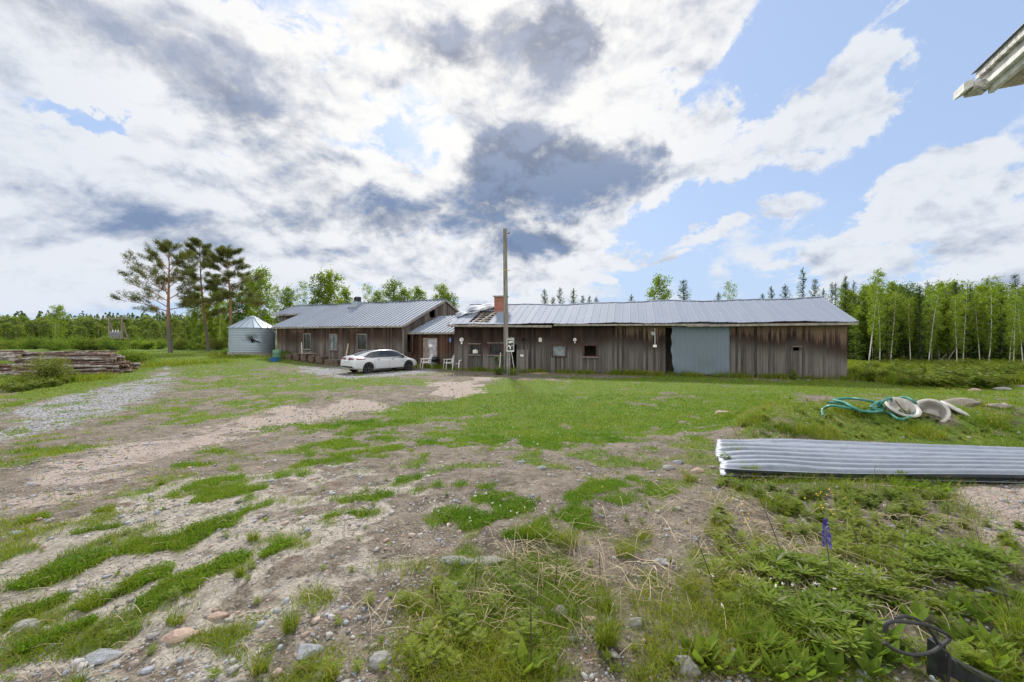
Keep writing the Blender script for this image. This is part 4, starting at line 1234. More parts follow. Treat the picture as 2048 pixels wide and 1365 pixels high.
slat_chair(851, 735, 28.6, math.radians(-62), 'white slatted garden chair left of the black kettle grill')
slat_chair(897.5, 735, 28.0, math.radians(-62), 'white slatted garden chair right of the grill, beside the rounded plastic chair')
monobloc(917.5, 737, 27.3, math.radians(-40), 'rounded white plastic armchair at the left corner of the barn')


def build_grill():
    Y = 28.8; x = (869 - HU) / F * Y; t = thing('kettle_grill', 'small black kettle grill on thin legs between the white chairs', 'grill', (x, Y, g1(x, Y)), .4)
    MB().lathe([(.01, .38), (.13, .41), (.24, .50), (.275, .60), (.28, .62)], 20).build('bowl', M['black_metal'], t, smooth=True)
    MB().lathe([(.285, .625), (.27, .70), (.17, .78), (.01, .80)], 20).build('lid', M['black_metal'], t, smooth=True)
    for a in (0, 2.1, 4.2): MB().tube([(.14 * math.cos(a), .14 * math.sin(a), .42), (.30 * math.cos(a), .30 * math.sin(a), 0)], .014, 6).build('leg', M['steel'], t)
    MB().tube([(-.30, 0, .58), (-.36, 0, .60), (-.36, 0, .66)], .014, 6).build('handle', M['black_metal'], t)


build_grill()


def leaning(name, label, cat, foot, tip, r, mat, wall=(0, 0)):
    """A stick leaning from a foot pixel to a tip pixel; wall gives the distance of foot and tip."""
    a = Vector(((foot[0] - HU) / F * wall[0], wall[0], CH - (foot[1] - HV) / F * wall[0])); b = Vector(((tip[0] - HU) / F * wall[1], wall[1], CH - (tip[1] - HV) / F * wall[1]))
    a.z = g1(a.x, a.y) - .02
    o = MB().tube([(0, 0, 0), tuple((b - a) * .5 + Vector((.015, 0, .01))), tuple(b - a)], r, 6).build(name, M[mat], None, loc=a)
    return tag(o, label, cat)


leaning('wooden_pole', 'long grey pole leaning against the link door behind the slatted chair', 'pole', (836, 736), (857, 693), .028, 'fascia', (28.7, 29.6))
leaning('wooden_pole', 'shorter pale pole leaning beside the longer one at the link door', 'pole', (842, 736), (858, 700), .022, 'wood_raw', (28.6, 29.5))
leaning('plank', 'orange-brown timber leaning on the outbuilding wall behind the car', 'plank', (688, 727), (698, 682), .055, 'wood_raw', (30.5, 32.3))
leaning('wooden_stick', 'white stick leaning against the barn wall left of the utility pole', 'stick', (998, 742), (1001, 706), .025, 'white_worn', (25.4, 25.8))
leaning('rake_handle', 'thin rake handle leaning in the dark barn doorway', 'tool', (1029, 738), (1022, 700), .018, 'white_worn', (25.1, 25.6))
leaning('fence_post', 'thin white fence post in front of the outbuilding windows', 'post', (604, 727), (603, 685), .028, 'white_worn', (32.4, 32.4))


def build_brush():
    Y = 29.5; a = Vector(((859 - HU) / F * Y, Y - .05, CH - (699 - HV) / F * Y))
    mb = MB()
    for k in range(26):
        an = RND.uniform(0, 2 * PI); mb.tube([(0, 0, 0), (.10 * math.cos(an), .05 * math.sin(an), RND.uniform(-.30, .15))], .008, 3)
    tag(mb.build('brush_head', M['black_metal'], None, loc=a), 'dark brush head hanging on the pale link door', 'brush')


build_brush()


def debris(u, v, ln, rz, label, mat='fascia'):
    x, y = unproj(u, v); o = MB().box(-ln / 2, ln / 2, -.06, .06, 0, .03).build('broken_board', M[mat], None, loc=(x, y, g1(x, y) + .02)); o.rotation_euler = (.06, .05, rz)
    tag(o, label, 'board')


debris(1082, 748, 1.1, .7, 'pale broken board lying in the grass right of the half door', 'wood_raw')
debris(1070, 749, .7, -.2, 'short grey board end beside the pale broken board', 'fascia')
debris(1205, 752, .9, -.3, 'dark board lying against the barn foot under the empty window', 'pallet')


def build_hanging_coil():
    s0, s1, z0, z1 = BL.W(990, 712, 1000, 728); x, y = BL.pt((s0 + s1) / 2, -.10); mb = MB(); r = .26
    for k in range(5):
        rr = r * (1 - .06 * k); mb.tube([(rr * math.cos(a) * .72, -.02 * k, rr * math.sin(a) * 1.1) for a in np.linspace(0, 2 * PI, 22)], .022, 6)
    gm = plain('green_hose', (.06, .13, .04), .5)
    o = mb.build('garden_hose', gm, None, smooth=True, loc=(x, y, (z0 + z1) / 2)); o.rotation_euler = (0, 0, BL.a)
    tag(o, 'coiled dark green hose hanging under the second barn window', 'hose')


build_hanging_coil()


def build_barrel():
    x, y = unproj(550, 723); z = g1(x, y)
    t = thing('barrel', 'green plastic barrel standing at the far end of the outbuilding', 'barrel', (x, y + .25, z))
    MB().lathe([(.02, .0), (.24, 0), (.27, .1), (.285, .3), (.30, .55), (.29, .85), (.27, .88), (.26, .80), (.02, .78)], 24).build('drum', plain('green_plastic', (.085, .20, .12), .5), t, smooth=True)
    MB().lathe([(.287, .30), (.31, .32), (.287, .34)], 24).lathe([(.297, .60), (.32, .62), (.297, .64)], 24).build('hoop', plain('green_hoop', (.06, .15, .09), .5), t)
    tb = MB().lathe([(.02, 0), (.26, 0), (.33, .28), (.34, .29), (.32, .29), (.25, .03)], 24).build('tub', plain('blue_plastic', (.035, .15, .45), .45), None, smooth=True, loc=(x + .08, y - .22, z))
    tag(tb, 'blue plastic tub in front of the green barrel', 'tub')
    x2, y2 = unproj(539, 711); y2 += .8; z2 = g1(x2, y2); mb = thing('plastic_crate', 'white barred plastic crate beside the silo', 'crate', (x2, y2, z2))
    MB().box(-.36, .36, -.3, .3, .02, .44).build('liner', plain('grey_liner', (.30, .30, .33), .7), mb)
    for k in range(7): MB().box(-.40 + k * .125, -.36 + k * .125, -.33, -.305, 0, .47).build('bar', M['white'], mb)
    MB().box(-.40, .41, -.345, -.331, .40, .46).build('rim', M['white'], mb); MB().box(-.40, .41, -.345, -.331, .02, .07).build('rim', M['white'], mb)


build_barrel()


def build_pallets():
    lab = ['leftmost low stack of brown boards by the outbuilding', 'brown board stack second from the green barrel', 'brown board stack with a dark gap at its right, under the first window',
           'brown board stack standing on a pallet before the middle window', 'brown board stack on bearers left of the long low pile', 'long low pile of brown boards behind the rear of the car']
    us = [(577, 591), (592, 606), (607, 620), (621.5, 635), (637, 652), (653, 684)]
    for i, (u0, u1) in enumerate(us):
        Y = 33.6 - i * .55; x0, x1 = (u0 - HU) / F * Y, (u1 - HU) / F * Y; w = x1 - x0; x = (x0 + x1) / 2; z = g1(x, Y)
        t = thing('board_stack', lab[i], 'board stack', (x, Y, z), math.radians(-14), 'board stacks along the outbuilding')
        if i != 0 and i != 5:
            for k in (-1, 0, 1): MB().box(k * w * .42 - .04, k * w * .42 + .04, -.35, .35, -.05, .09).build('bearer', M['pallet'], t)
        st_ = MB(); rr = random.Random(i); n = 9 if i not in (0, 5) else 7
        for k in range(n):
            j = rr.uniform(-.03, .03); zz = .09 + k * .058 if i not in (0, 5) else .0 + k * .062
            for q in range(4): st_.box(-w * .48 + j, w * .48 + j + rr.uniform(-.02, .02), -.38 + q * .19, -.38 + q * .19 + .16, zz, zz + .042)
        st_.build('boards', M['pallet'], t).name = 'board_layers'
        if i == 2: MB().box(-w * .6, w * 1.5, -.42, .2, .66, .69).build('cover_board', M['fascia'], t)


build_pallets()


# ---------------------------------------------------------------- log pile
def build_logs():
    bm_ = birch_mat('log_bark', 'x'); cutm = plain('sawn_log_end', (.36, .25, .16), .85, 0, .45, 14.0)
    ax = Vector((.963, .27, 0)); back = Vector((-.27, .963, 0)); c0 = Vector((-23.1, 23.8, 0))
    protos = []
    rr = random.Random(5)
    for k in range(7):
        ln = rr.uniform(3.9, 4.9); r0 = rr.uniform(.05, .085); P = []; R_ = []
        ph = rr.uniform(0, 6)
        for i in range(9):
            q = i / 8; P.append((-ln * q, .035 * math.sin(q * 4 + ph), .03 * math.sin(q * 5 + ph * 2))); R_.append(r0 * (1 - .28 * q) * (1 + .06 * math.sin(q * 20 + ph)))
        o = MB().tube(P, R_, 10, True, 0, 1).build('birch_log', [bm_, cutm], None, smooth=True, auto=50); protos.append(o)
    used = set(); n = 0
    ang = math.atan2(ax.y, ax.x)
    g = 'logs in the long pile at the left edge'
    for stack in range(2):
        rows = 12 if stack == 0 else 13
        for r in range(rows):
            depth = 6 - (r // 3 if r > 4 else 0)
            for j in range(depth):
                if not (j == 0 or r >= rows - 2 or (stack == 0 and j < 6)): continue
                p = c0 + back * (j * .20 + (r % 2) * .07 + .05 * r + rr.uniform(-.03, .03)) - ax * (stack * 4.75 + rr.uniform(-.35, .35) + (0.04 * r if stack == 0 else 0) - j * .12)
                z = g1(p.x, p.y) + .07 + r * .102 + rr.uniform(-.02, .02) + (.08 if stack else 0)
                k = rr.randrange(7); o = protos[k]
                if k in used: o = o.copy(); S.collection.objects.link(o)
                used.add(k); flip = rr.random() < .4
                o.location = (p.x, p.y, z); o.rotation_euler = (rr.uniform(0, 6.28), rr.uniform(-.02, .02), ang + rr.uniform(-.035, .035) + (PI if flip else 0))
                if flip: o.location = (p.x - ax.x * 4.4, p.y - ax.y * 4.4, z)
                tag(o, 'crooked birch log with patchy white bark lying in the long log pile', 'log', g); n += 1
    for k, o in enumerate(protos):
        if k not in used: bpy.data.objects.remove(o)


build_logs()


def build_transformer():
    Y = 58.0; x = (231 - HU) / F * Y; z = g1(x, Y)
    t = thing('transformer_post', 'twin-pole wooden transformer stand with a platform beyond the log pile', 'transformer', (x, Y, z), .35)
    H = CH - (633 - HV) / F * Y - z
    for sx in (-.75, .75): MB().tube([(sx, 0, -.3), (sx * .95, 0, H)], [.14, .10], 8).build('pole', M['wood_old'], t)
    for sx in (-.75, .75): MB().tube([(sx + .9, .4, -.3), (sx * .95 + .1, .1, H * .8)], [.10, .08], 8).build('stay', M['wood_old'], t)
    zp = CH - (678 - HV) / F * Y - z
    MB().box(-1.0, 1.3, -.6, .6, zp, zp + .14).build('platform', M['wood_old'], t)
    tr = MB().box(-.55, .55, -.38, .38, zp + .15, zp + 1.0).build('transformer', M['steel'], t, bevel=.03)
    for k in range(7): MB().box(-.5 + k * .15, -.46 + k * .15, -.47, -.382, zp + .25, zp + .9).build('cooling_fin', M['steel'], tr)
    for k in (-.3, 0, .3): MB().lathe([(.05, zp + 1.0), (.09, zp + 1.06), (.05, zp + 1.12), (.08, zp + 1.18), (.03, zp + 1.26)], 8, (k, 0, 0)).build('bushing', M['white_worn'], tr)
    MB().bar((-1.4, 0, H - .35), (1.5, 0, H - .35), .12, .14).build('crossarm', M['wood_old'], t)
    for k in (-1.2, 0, 1.2): MB().lathe([(.03, H - .28), (.07, H - .2), (.04, H - .12), (.06, H - .06), (.01, H)], 8, (k, -.02, 0)).build('insulator', M['white_worn'], t)
    z1 = z + H - .1
    P0 = Vector((x, Y, z1)); P1 = Vector((-90, 70, z1 + .6)); n = 14
    cab = MB().tube([tuple(P0.lerp(P1, i / n) - Vector((0, 0, 1.4 * math.sin(PI * i / n)))) for i in range(n + 1)], .022, 4).build('power_line', M['black_metal'])
    tag(cab, 'thin overhead cable running left from the transformer stand', 'cable')
    P1 = Vector((8, 84, z1 + 1.5))
    cab = MB().tube([tuple(P0.lerp(P1, i / n) - Vector((0, 0, 1.2 * math.sin(PI * i / n)))) for i in range(n + 1)], .022, 4).build('power_line', M['black_metal'])
    tag(cab, 'thin overhead cable running from the transformer stand behind the pines', 'cable')


build_transformer()


# ---------------------------------------------------------------- corrugated sheet, hose, basins and implement on the mound
def Gs(x, y): return float(G(np.array([x]), np.array([y]), False)[0])


def build_sheet():
    fl, nl, fr_, nr_ = [Vector((*unproj(*p), 0)) for p in ((1431, 889), (1441, 957), (2048, 902), (2048, 972))]
    fr_ = fl + (fr_ - fl) * 1.35; nr_ = nl + (nr_ - nl) * 1.9
    zfl, znl, zfr, znr = [Gs(p.x, p.y) + .02 for p in (fl, nl, fr_, nr_)]; zfr = zfl + .05; znr = znl + .02
    def sheet(name, label, lift, da, tw, seed):
        rows = 120; cols = 60; P = []
        for i in range(cols + 1):
            q = i / cols; row = []
            for j in range(rows + 1):
                w = j / rows; p = (fl * (1 - w) + nl * w).lerp(fr_ * (1 - w) + nr_ * w, q) + Vector((da * (1 - q), 0, 0))
                z = zfl * (1 - w) + znl * w + lift + (zfr - zfl) * q * (1 - w) + (znr - znl) * q * w
                ph = w * 7.0; c = math.cos(2 * PI * ph); prof = .024 * (c / (abs(c) + .35)) * 1.9
                endl = math.exp(-q / .035)
                z += prof * (1 - .5 * endl) + .035 * math.sin(q * 5 + seed) * (1 - w) * .5 + .02 * math.sin(q * 9 + w * 2 + seed)
                z += endl * (.05 * math.sin(w * 7 + seed) - .03) + tw * (w - .5) * .06 + .03 * math.exp(-((q - .12) / .06) ** 2 - ((w - .8) / .12) ** 2)
                z = max(z, Gs(p.x, p.y) + .02 + lift * .5 + prof * .4)
                row.append((p.x + .03 * math.sin(w * 9 + seed) * endl, p.y, z))
            P.append(row)
        o = MB().grid(P).build(name, M['sheet'], None, smooth=True, auto=80)
        o.modifiers.new('th', 'SOLIDIFY').thickness = .004
        return tag(o, label, 'metal sheet', 'corrugated sheets on the mound')
    m, nt, b = new_mat('galvanised_corrugated'); o = objco(nt); x, y, z = sep(nt, o)
    n = noise(nt, o, 7.0, 6, .65); f = noise(nt, o, 40.0, 4, .6); l_ = noise(nt, comb(nt, x * 1.5, y * 14.0, 0.0), 1.0, 5, .6)
    c = mix((.13, .15, .19), (.33, .36, .41), ((n - .5) * .8 + l_ * .9), nt)
    c = mix(c, (.10, .085, .065), (n + (f - .5) * .8).ss(.66, .74) * .7, nt)
    setc(nt, b, 'Base Color', c); setc(nt, b, 'Metallic', .35); setc(nt, b, 'Roughness', (n * .3 + .42).clamp()); bump(nt, b, n, .004, .5)
    M['sheet'] = m
    sheet('corrugated_sheet', 'upper galvanised corrugated sheet lying on the grassy mound', .035, 0.0, 1.0, 1.0)
    sheet('corrugated_sheet', 'lower corrugated sheet showing under the dented left end of the upper one', .0, .03, -1.0, 3.3)


build_sheet()


def P3(u, v, Y, dz=0.0): return Vector(((u - HU) / F * Y, Y, CH - (v - HV) / F * Y + dz))


def smooth_path(pts, n=8):
    pts = [Vector(p) for p in pts]; out = []
    for i in range(len(pts) - 1):
        p0, p1, p2, p3 = pts[max(i - 1, 0)], pts[i], pts[i + 1], pts[min(i + 2, len(pts) - 1)]
        for k in range(n):
            q = k / n; out.append(.5 * ((2 * p1) + (p2 - p0) * q + (2 * p0 - 5 * p1 + 4 * p2 - p3) * q * q + (3 * p1 - p0 - 3 * p2 + p3) * q ** 3))
    return out + [pts[-1]]


def build_mound_things():
    hm = plain('faded_green_hose', (.035, .20, .155), .45, 0, .35, 6.0)
    Y = 8.4
    px = [(1646, 832), (1645, 822), (1660, 812), (1690, 815), (1725, 824), (1750, 817), (1768, 802), (1782, 797), (1776, 812), (1755, 820), (1742, 815), (1758, 804), (1786, 800), (1808, 795), (1828, 803), (1837, 818), (1830, 832), (1812, 837), (1796, 838), (1772, 828), (1740, 826), (1712, 818), (1690, 806), (1668, 800), (1700, 797), (1730, 801), (1752, 806), (1768, 818), (1752, 824), (1720, 822), (1680, 808), (1656, 806)]
    pts = []
    for i, (u, v) in enumerate(px):
        y = Y + .35 * math.sin(i * 1.7) * .5 - (v - 815) * .012; p = P3(u, v, y); p.z = max(p.z, Gs(p.x, p.y) + .03); pts.append(p)
    o = MB().tube(smooth_path(pts, 7), .027, 8).build('hose', hm, None, smooth=True)
    tag(o, 'faded green rubber hose lying in loops over the white basin on the mound', 'hose')
    wm = plain('grey_white_basin', (.46, .435, .40), .5, 0, .3, 5.0)
    c = P3(1806, 819, 8.35); c.z = max(c.z, Gs(c.x, c.y) + .15)
    t = thing('basin', 'round whitish basin with a flat floor leaning inside the green hose loop', 'basin', c); t.scale = (.88,) * 3; t.rotation_euler = (math.radians(33), math.radians(-8), .1)
    MB().lathe([(.01, -.15), (.19, -.15), (.205, -.12), (.25, -.01), (.275, .02), (.31, .025), (.335, .0), (.32, -.03), (.27, -.10), (.235, -.165), (.01, -.18)], 36).build('bowl', wm, t, smooth=True)
    MB().tube([(.0, -.15, -.085), (.02, .05, -.06), (.0, .2, .02)], .012, 5).build('stalk', M['rust'], t)
    c = P3(1862, 835, 8.2); c.z = max(c.z, Gs(c.x, c.y) + .12)
    t = thing('basin', 'thick-rimmed whitish bowl lying on its side, its dark hollow towards the yard', 'basin', c); t.scale = (.84,) * 3; t.rotation_euler = (math.radians(62), math.radians(0), math.radians(-42))
    MB().lathe([(.01, -.26), (.16, -.25), (.22, -.12), (.24, .0), (.26, .035), (.30, .04), (.325, .0), (.31, -.05), (.28, -.16), (.20, -.29), (.01, -.31)], 36).build('bowl', wm, t, smooth=True)
    c = P3(1911, 833, 8.5); c.z = max(c.z, Gs(c.x, c.y) + .05)
    o = MB().lathe([(.01, .03), (.20, .03), (.25, .02), (.26, .0), (.25, -.02), (.01, -.02)], 28).build('lid', wm, None, smooth=True, loc=c); o.rotation_euler = (math.radians(22), math.radians(24), 0)
    tag(o, 'flat whitish lid lying behind the tipped bowl', 'lid')
    # black steel implement in the weeds
    Y = unproj(1871, 1368)[1] + .03; q = lambda u, v, y=Y: P3(u, v, y)
    base = q(1873, 1365); base.z = g1(base.x, base.y)
    t = thing('farm_implement', 'black steel frame with a flat beam and a rubber cable looped over its upright', 'implement', base)
    R_ = lambda p: tuple(p - base)
    MB().bar(R_(q(1873, 1282)), R_(q(1870, 1385)), .045, .05, (0, 1, 0)).build('upright', M['black_metal'], t, bevel=.004)
    MB().bar(R_(q(1880, 1322)), R_(q(2010, 1388, Y - .1)), .03, .085).build('beam', M['black_metal'], t, bevel=.004)
    MB().bar(R_(q(1880, 1308, Y + .03)), R_(q(1990, 1352, Y + .12)), .05, .012).build('flange', M['black_metal'], t, bevel=.003)
    cp = [(1768, 1265), (1775, 1247), (1800, 1243), (1850, 1250), (1880, 1262), (1900, 1275), (1885, 1290), (1862, 1305), (1825, 1310), (1790, 1300), (1768, 1285)]
    P = smooth_path([R_(q(u, v, Y - .08 - .02 * i / 10)) for i, (u, v) in enumerate(cp)], 8)
    MB().tube(P, .0082, 8).build('cable', M['rubber'], t, smooth=True)
    cp = [(1790, 1238), (1812, 1233), (1840, 1243), (1862, 1265), (1880, 1295), (1897, 1310), (1898, 1335), (1895, 1365)]
    P = smooth_path([R_(q(u, v, Y - .06)) for u, v in cp], 8)
    MB().tube(P, .0075, 8).build('cable', M['rubber'], t, smooth=True)
    Y2 = unproj(1990, 1212)[1] + .02; base = q(1995, 1200, Y2); base.z = g1(base.x, base.y)
    t = thing('steel_bracket', 'small black steel bracket with a slanted gusset standing among the weeds', 'bracket', base)
    R2 = lambda p: tuple(p - base)
    MB().bar(R2(q(1979, 1180, Y2)), R2(q(2016, 1190, Y2)), .06, .012).build('plate', M['black_metal'], t, bevel=.002)
    MB().add([R2(q(1985, 1184, Y2)), R2(q(1996, 1187, Y2)), R2(q(1986, 1207, Y2)), R2(q(1981, 1206, Y2))] + [R2(q(1985, 1184, Y2) + Vector((0, .03, 0))), R2(q(1996, 1187, Y2) + Vector((0, .03, 0))), R2(q(1986, 1207, Y2) + Vector((0, .03, 0))), R2(q(1981, 1206, Y2) + Vector((0, .03, 0)))],
             [(0, 1, 2, 3), (7, 6, 5, 4), (0, 4, 5, 1), (1, 5, 6, 2), (2, 6, 7, 3), (3, 7, 4, 0)]).build('gusset', M['black_metal'], t)
    MB().bar(R2(q(1990, 1190, Y2)), (0, 0, -.05), .02, .03).build('stem', M['black_metal'], t)


build_mound_things()


# ---------------------------------------------------------------- stones
def rock_mat(name, c0, c1, c2):
    m, nt, b = new_mat(name); o = objco(nt); r_ = objrand(nt)
    n = noise(nt, o, 5.0, 7, .65); f = noise(nt, o, 28.0, 5, .7); v = noise(nt, vmath(nt, 'MULTIPLY', o, (2.0, 2.0, 9.0)), 2.0, 4, .6)
    c = mix(mix(c0, c1, (n * .7 + f * .4 - .05).clamp(), nt), c2, (v + (f - .5) * .5).ss(.50, .64) * .75, nt)
    setc(nt, b, 'Base Color', c); setc(nt, b, 'Roughness', .9); bump(nt, b, n * .6 + f * .6, .03, .9); return m


ROCKS = [rock_mat('grey_rock', (.12, .115, .11), (.38, .37, .355), (.22, .20, .18)), rock_mat('red_rock', (.24, .16, .12), (.48, .36, .29), (.30, .25, .22)),
         rock_mat('blue_rock', (.14, .148, .162), (.34, .355, .385), (.23, .225, .22)), rock_mat('brown_rock', (.14, .12, .10), (.36, .31, .26), (.22, .22, .14))]


def rock_mesh(seed, sub=3):
    bm = bmesh.new(); bmesh.ops.create_icosphere(bm, subdivisions=sub, radius=1.0); rr = np.random.default_rng(seed)
    planes = [(Vector(rr.normal(size=3)).normalized(), rr.uniform(.55, .9)) for _ in range(9)]
    ox = rr.uniform(0, 50)
    for v in bm.verts:
        d = v.co.normalized(); r = 1.0
        for (n, h) in planes:
            k = d.dot(n)
            if k > 1e-3: r = min(r, h / k)
        r *= 1 + .42 * (fbm(np.array([d.x * 2 + ox + d.z]), np.array([d.y * 2 + d.z * 3]), 1.6, 5, 2, .6)[0] - .5)
        v.co = d * r
    return bm


def build_rocks():
    L = [  # u, v, width px, height px, flatness, colour, label
        (1376, 1328, 54, 66, 1.1, 0, 'upright grey boulder at the lower edge of the picture'), (1479, 1312, 40, 34, .8, 0, 'grey stone right of the upright boulder, half hidden by weeds'),
        (1463, 1290, 26, 26, .8, 0, 'small rounded grey stone behind the weeds at the upright boulder'),
        (610, 1296, 56, 34, .5, 2, 'angular bluish flat stone on the bare soil'), (200, 1302, 70, 30, .4, 2, 'bluish flat stone on the pale clay at lower left'), (350, 1268, 70, 28, .45, 1, 'reddish stone with a grass tuft on it at lower left'),
        (50, 1245, 60, 28, .4, 0, 'pale flat rock at the left edge among clover'), (428, 1228, 50, 14, .4, 1, 'flat rusty stone on the clay slope'), (30, 1075, 30, 14, .4, 2, 'small bluish stone at the left edge'),
        (1122, 1222, 36, 30, .7, 0, 'rounded stone behind the weed clump at bottom centre'), (1182, 1240, 24, 24, .8, 1, 'small reddish stone right of the weed clump'), (1275, 1245, 34, 26, .7, 0, 'pale stone in the pebbly strip at bottom centre'),
        (1322, 1126, 24, 14, .6, 0, 'round grey pebble in the dry grass'), (1205, 1200, 28, 12, .5, 0, 'small white-topped stone on the rusty soil'), (1500, 1158, 34, 24, .7, 1, 'pinkish stone beside the lupine'),
        (905, 1129, 76, 22, .20, 2, 'left half of the long low slab of pale rock in the soil'), (972, 1124, 74, 24, .2, 0, 'right half of the long low slab of pale rock in the soil'), (900, 1178, 70, 12, .2, 0, 'thin pale slab below the long rock'),
        (1395, 938, 26, 16, .6, 1, 'buff stone at the foot of the sheet'), (1424, 923, 20, 40, .8, 0, 'upright stone at the left end of the metal sheet'), (1338, 932, 26, 14, .6, 0, 'stone in the dark bank left of the sheet'), (1358, 921, 22, 14, .7, 2, 'bluish stone in the dark bank left of the sheet'), (1288, 962, 26, 8, .4, 0, 'flat pale stone below the dark bank'),
        (1082, 938, 22, 10, .5, 2, 'white stone on the bare patch at the centre'), (1042, 922, 18, 8, .5, 2, 'smaller white stone on the bare patch at the centre'), (1160, 938, 20, 6, .4, 0, 'flat white stone right of the bare patch'),
        (1445, 823, 34, 10, .4, 1, 'flat pinkish stone on the lawn edge'), (1932, 806, 74, 24, .35, 3, 'broad brown boulder lying on the lawn at right'), (2005, 811, 44, 20, .4, 3, 'dark stone right of the broad brown boulder'), (1955, 781, 26, 6, .4, 1, 'small pinkish stone on the lawn behind the boulder'), (2012, 779, 34, 5, .3, 0, 'flat pale stone on the far lawn at the right edge'),
        (155, 1345, 40, 18, .5, 0, 'greyish stone at the bottom left corner'), (760, 1322, 44, 30, .6, 0, 'pale stone at the bottom edge beside the weed clump'), (650, 1345, 34, 22, .6, 0, 'cracked grey stone at the bottom edge'), (2015, 1105, 50, 14, .4, 1, 'pink stone on the reddish patch at the right edge'),
        (1945, 737, 18, 10, .6, 0, 'rounded grey boulder at the foot of the birches'), (1978, 737, 18, 9, .6, 0, 'grey boulder right of the first one under the birches')]
    for i, (u, v, w, h, fl, mi, lab) in enumerate(L):
        x, y = unproj(u, v + h * .35); s = w / F * y / 2
        bm = rock_mesh(100 + i); me = bpy.data.meshes.new('rock'); 
        a = RND.uniform(-.5, .5)
        for vv in bm.verts:
            c_ = vv.co; xx, yy = c_.x * math.cos(a) - c_.y * math.sin(a), c_.x * math.sin(a) + c_.y * math.cos(a)
            vv.co = Vector((xx * s * 1.15, yy * s * max(.32, min(.9, h / w * 1.5)), c_.z * s * min(1.3, max(fl * 1.1, .10))))
        bm.to_mesh(me); bm.free(); me.materials.append(ROCKS[mi]); me.polygons.foreach_set('use_smooth', [True] * len(me.polygons)); me.set_sharp_from_angle(angle=math.radians(28))
        o = link(bpy.data.objects.new('rock', me)); o.location = (x, y + s * .3, g1(x, y + s * .3) + s * fl * .04)
        tag(o, lab, 'stone')


build_rocks()


# ---------------------------------------------------------------- leaves, trees
def unit(a): return a / (np.linalg.norm(a, axis=-1, keepdims=True) + 1e-9)


def leaves(C, size, rng, asp=.6, nrm=None, axis=None, fold=0.0):
    """A pointed leaf of four corners at every centre C; size is the length."""
    n = len(C); size = np.broadcast_to(np.asarray(size, float), (n,))[:, None]
    a = unit(rng.normal(size=(n, 3)) if axis is None else axis + rng.normal(size=(n, 3)) * .25)
    m = unit(rng.normal(size=(n, 3)) if nrm is None else nrm + rng.normal(size=(n, 3)) * .45)
    b = unit(np.cross(m, a))
    V = np.stack([C - a * size * .5, C + b * size * asp * .5, C + a * size * .5, C - b * size * asp * .5], 1).reshape(-1, 3)
    return V, np.arange(4 * n).reshape(-1, 4)


LM = {
    'birch': leaf_mat('birch_leaves', (.10, .165, .022), (.165, .245, .036), (.22, .26, .05), .5),
    'birch_dark': leaf_mat('deep_green_leaves', (.065, .12, .02), (.115, .18, .03), (.13, .18, .035), .45),
    'spruce': leaf_mat('spruce_needles', (.034, .066, .02), (.072, .12, .032), (.105, .15, .038), .3),
    'pine': leaf_mat('pine_needles', (.062, .085, .036), (.115, .135, .052), (.15, .14, .055), .38),
    'birch_hazed': leaf_mat('hazed_birch_leaves', (.080, .125, .032), (.14, .195, .048), (.18, .22, .06), .45),  # less saturated green: distance haze is mixed into the leaf colour
    'willow': leaf_mat('willow_leaves', (.085, .115, .025), (.15, .185, .045), (.19, .19, .06), .4),
    'hill': leaf_mat('far_wood', (.05, .085, .035), (.10, .15, .045), (.05, .075, .045), .3),
}
BARK = {'birch': birch_mat('birch_bark'), 'spruce': bark_mat('spruce_bark', (.05, .04, .033), (.13, .105, .09)),
        'pine': bark_mat('pine_bark', (.19, .085, .045), (.34, .17, .095), 9.0, .35, (.10, .085, .075)), 'bush': bark_mat('bush_bark', (.06, .05, .04), (.13, .11, .09))}


def make_tree(name, label, cat, trunk_mb, bark, V, T, leafm, group=None):
    t = thing(name, label, cat, (0, 0, -500), 0, group)
    trunk_mb.build('trunk', bark, t, smooth=True, auto=70)
    fast_mesh('crown', V, T, leafm, t)
    return t


def limb_path(p0, az, ln, rise, droop, n, rr, wob=.08):
    pts = [Vector(p0)]; el = rise
    for i in range(n):
        q = (i + 1) / n; e = rise - droop * q * q; az += rr.uniform(-wob, wob) * 2
        d = Vector((math.cos(az) * math.cos(e), math.sin(az) * math.cos(e), math.sin(e)))
        pts.append(pts[-1] + d * ln / n)
    return pts


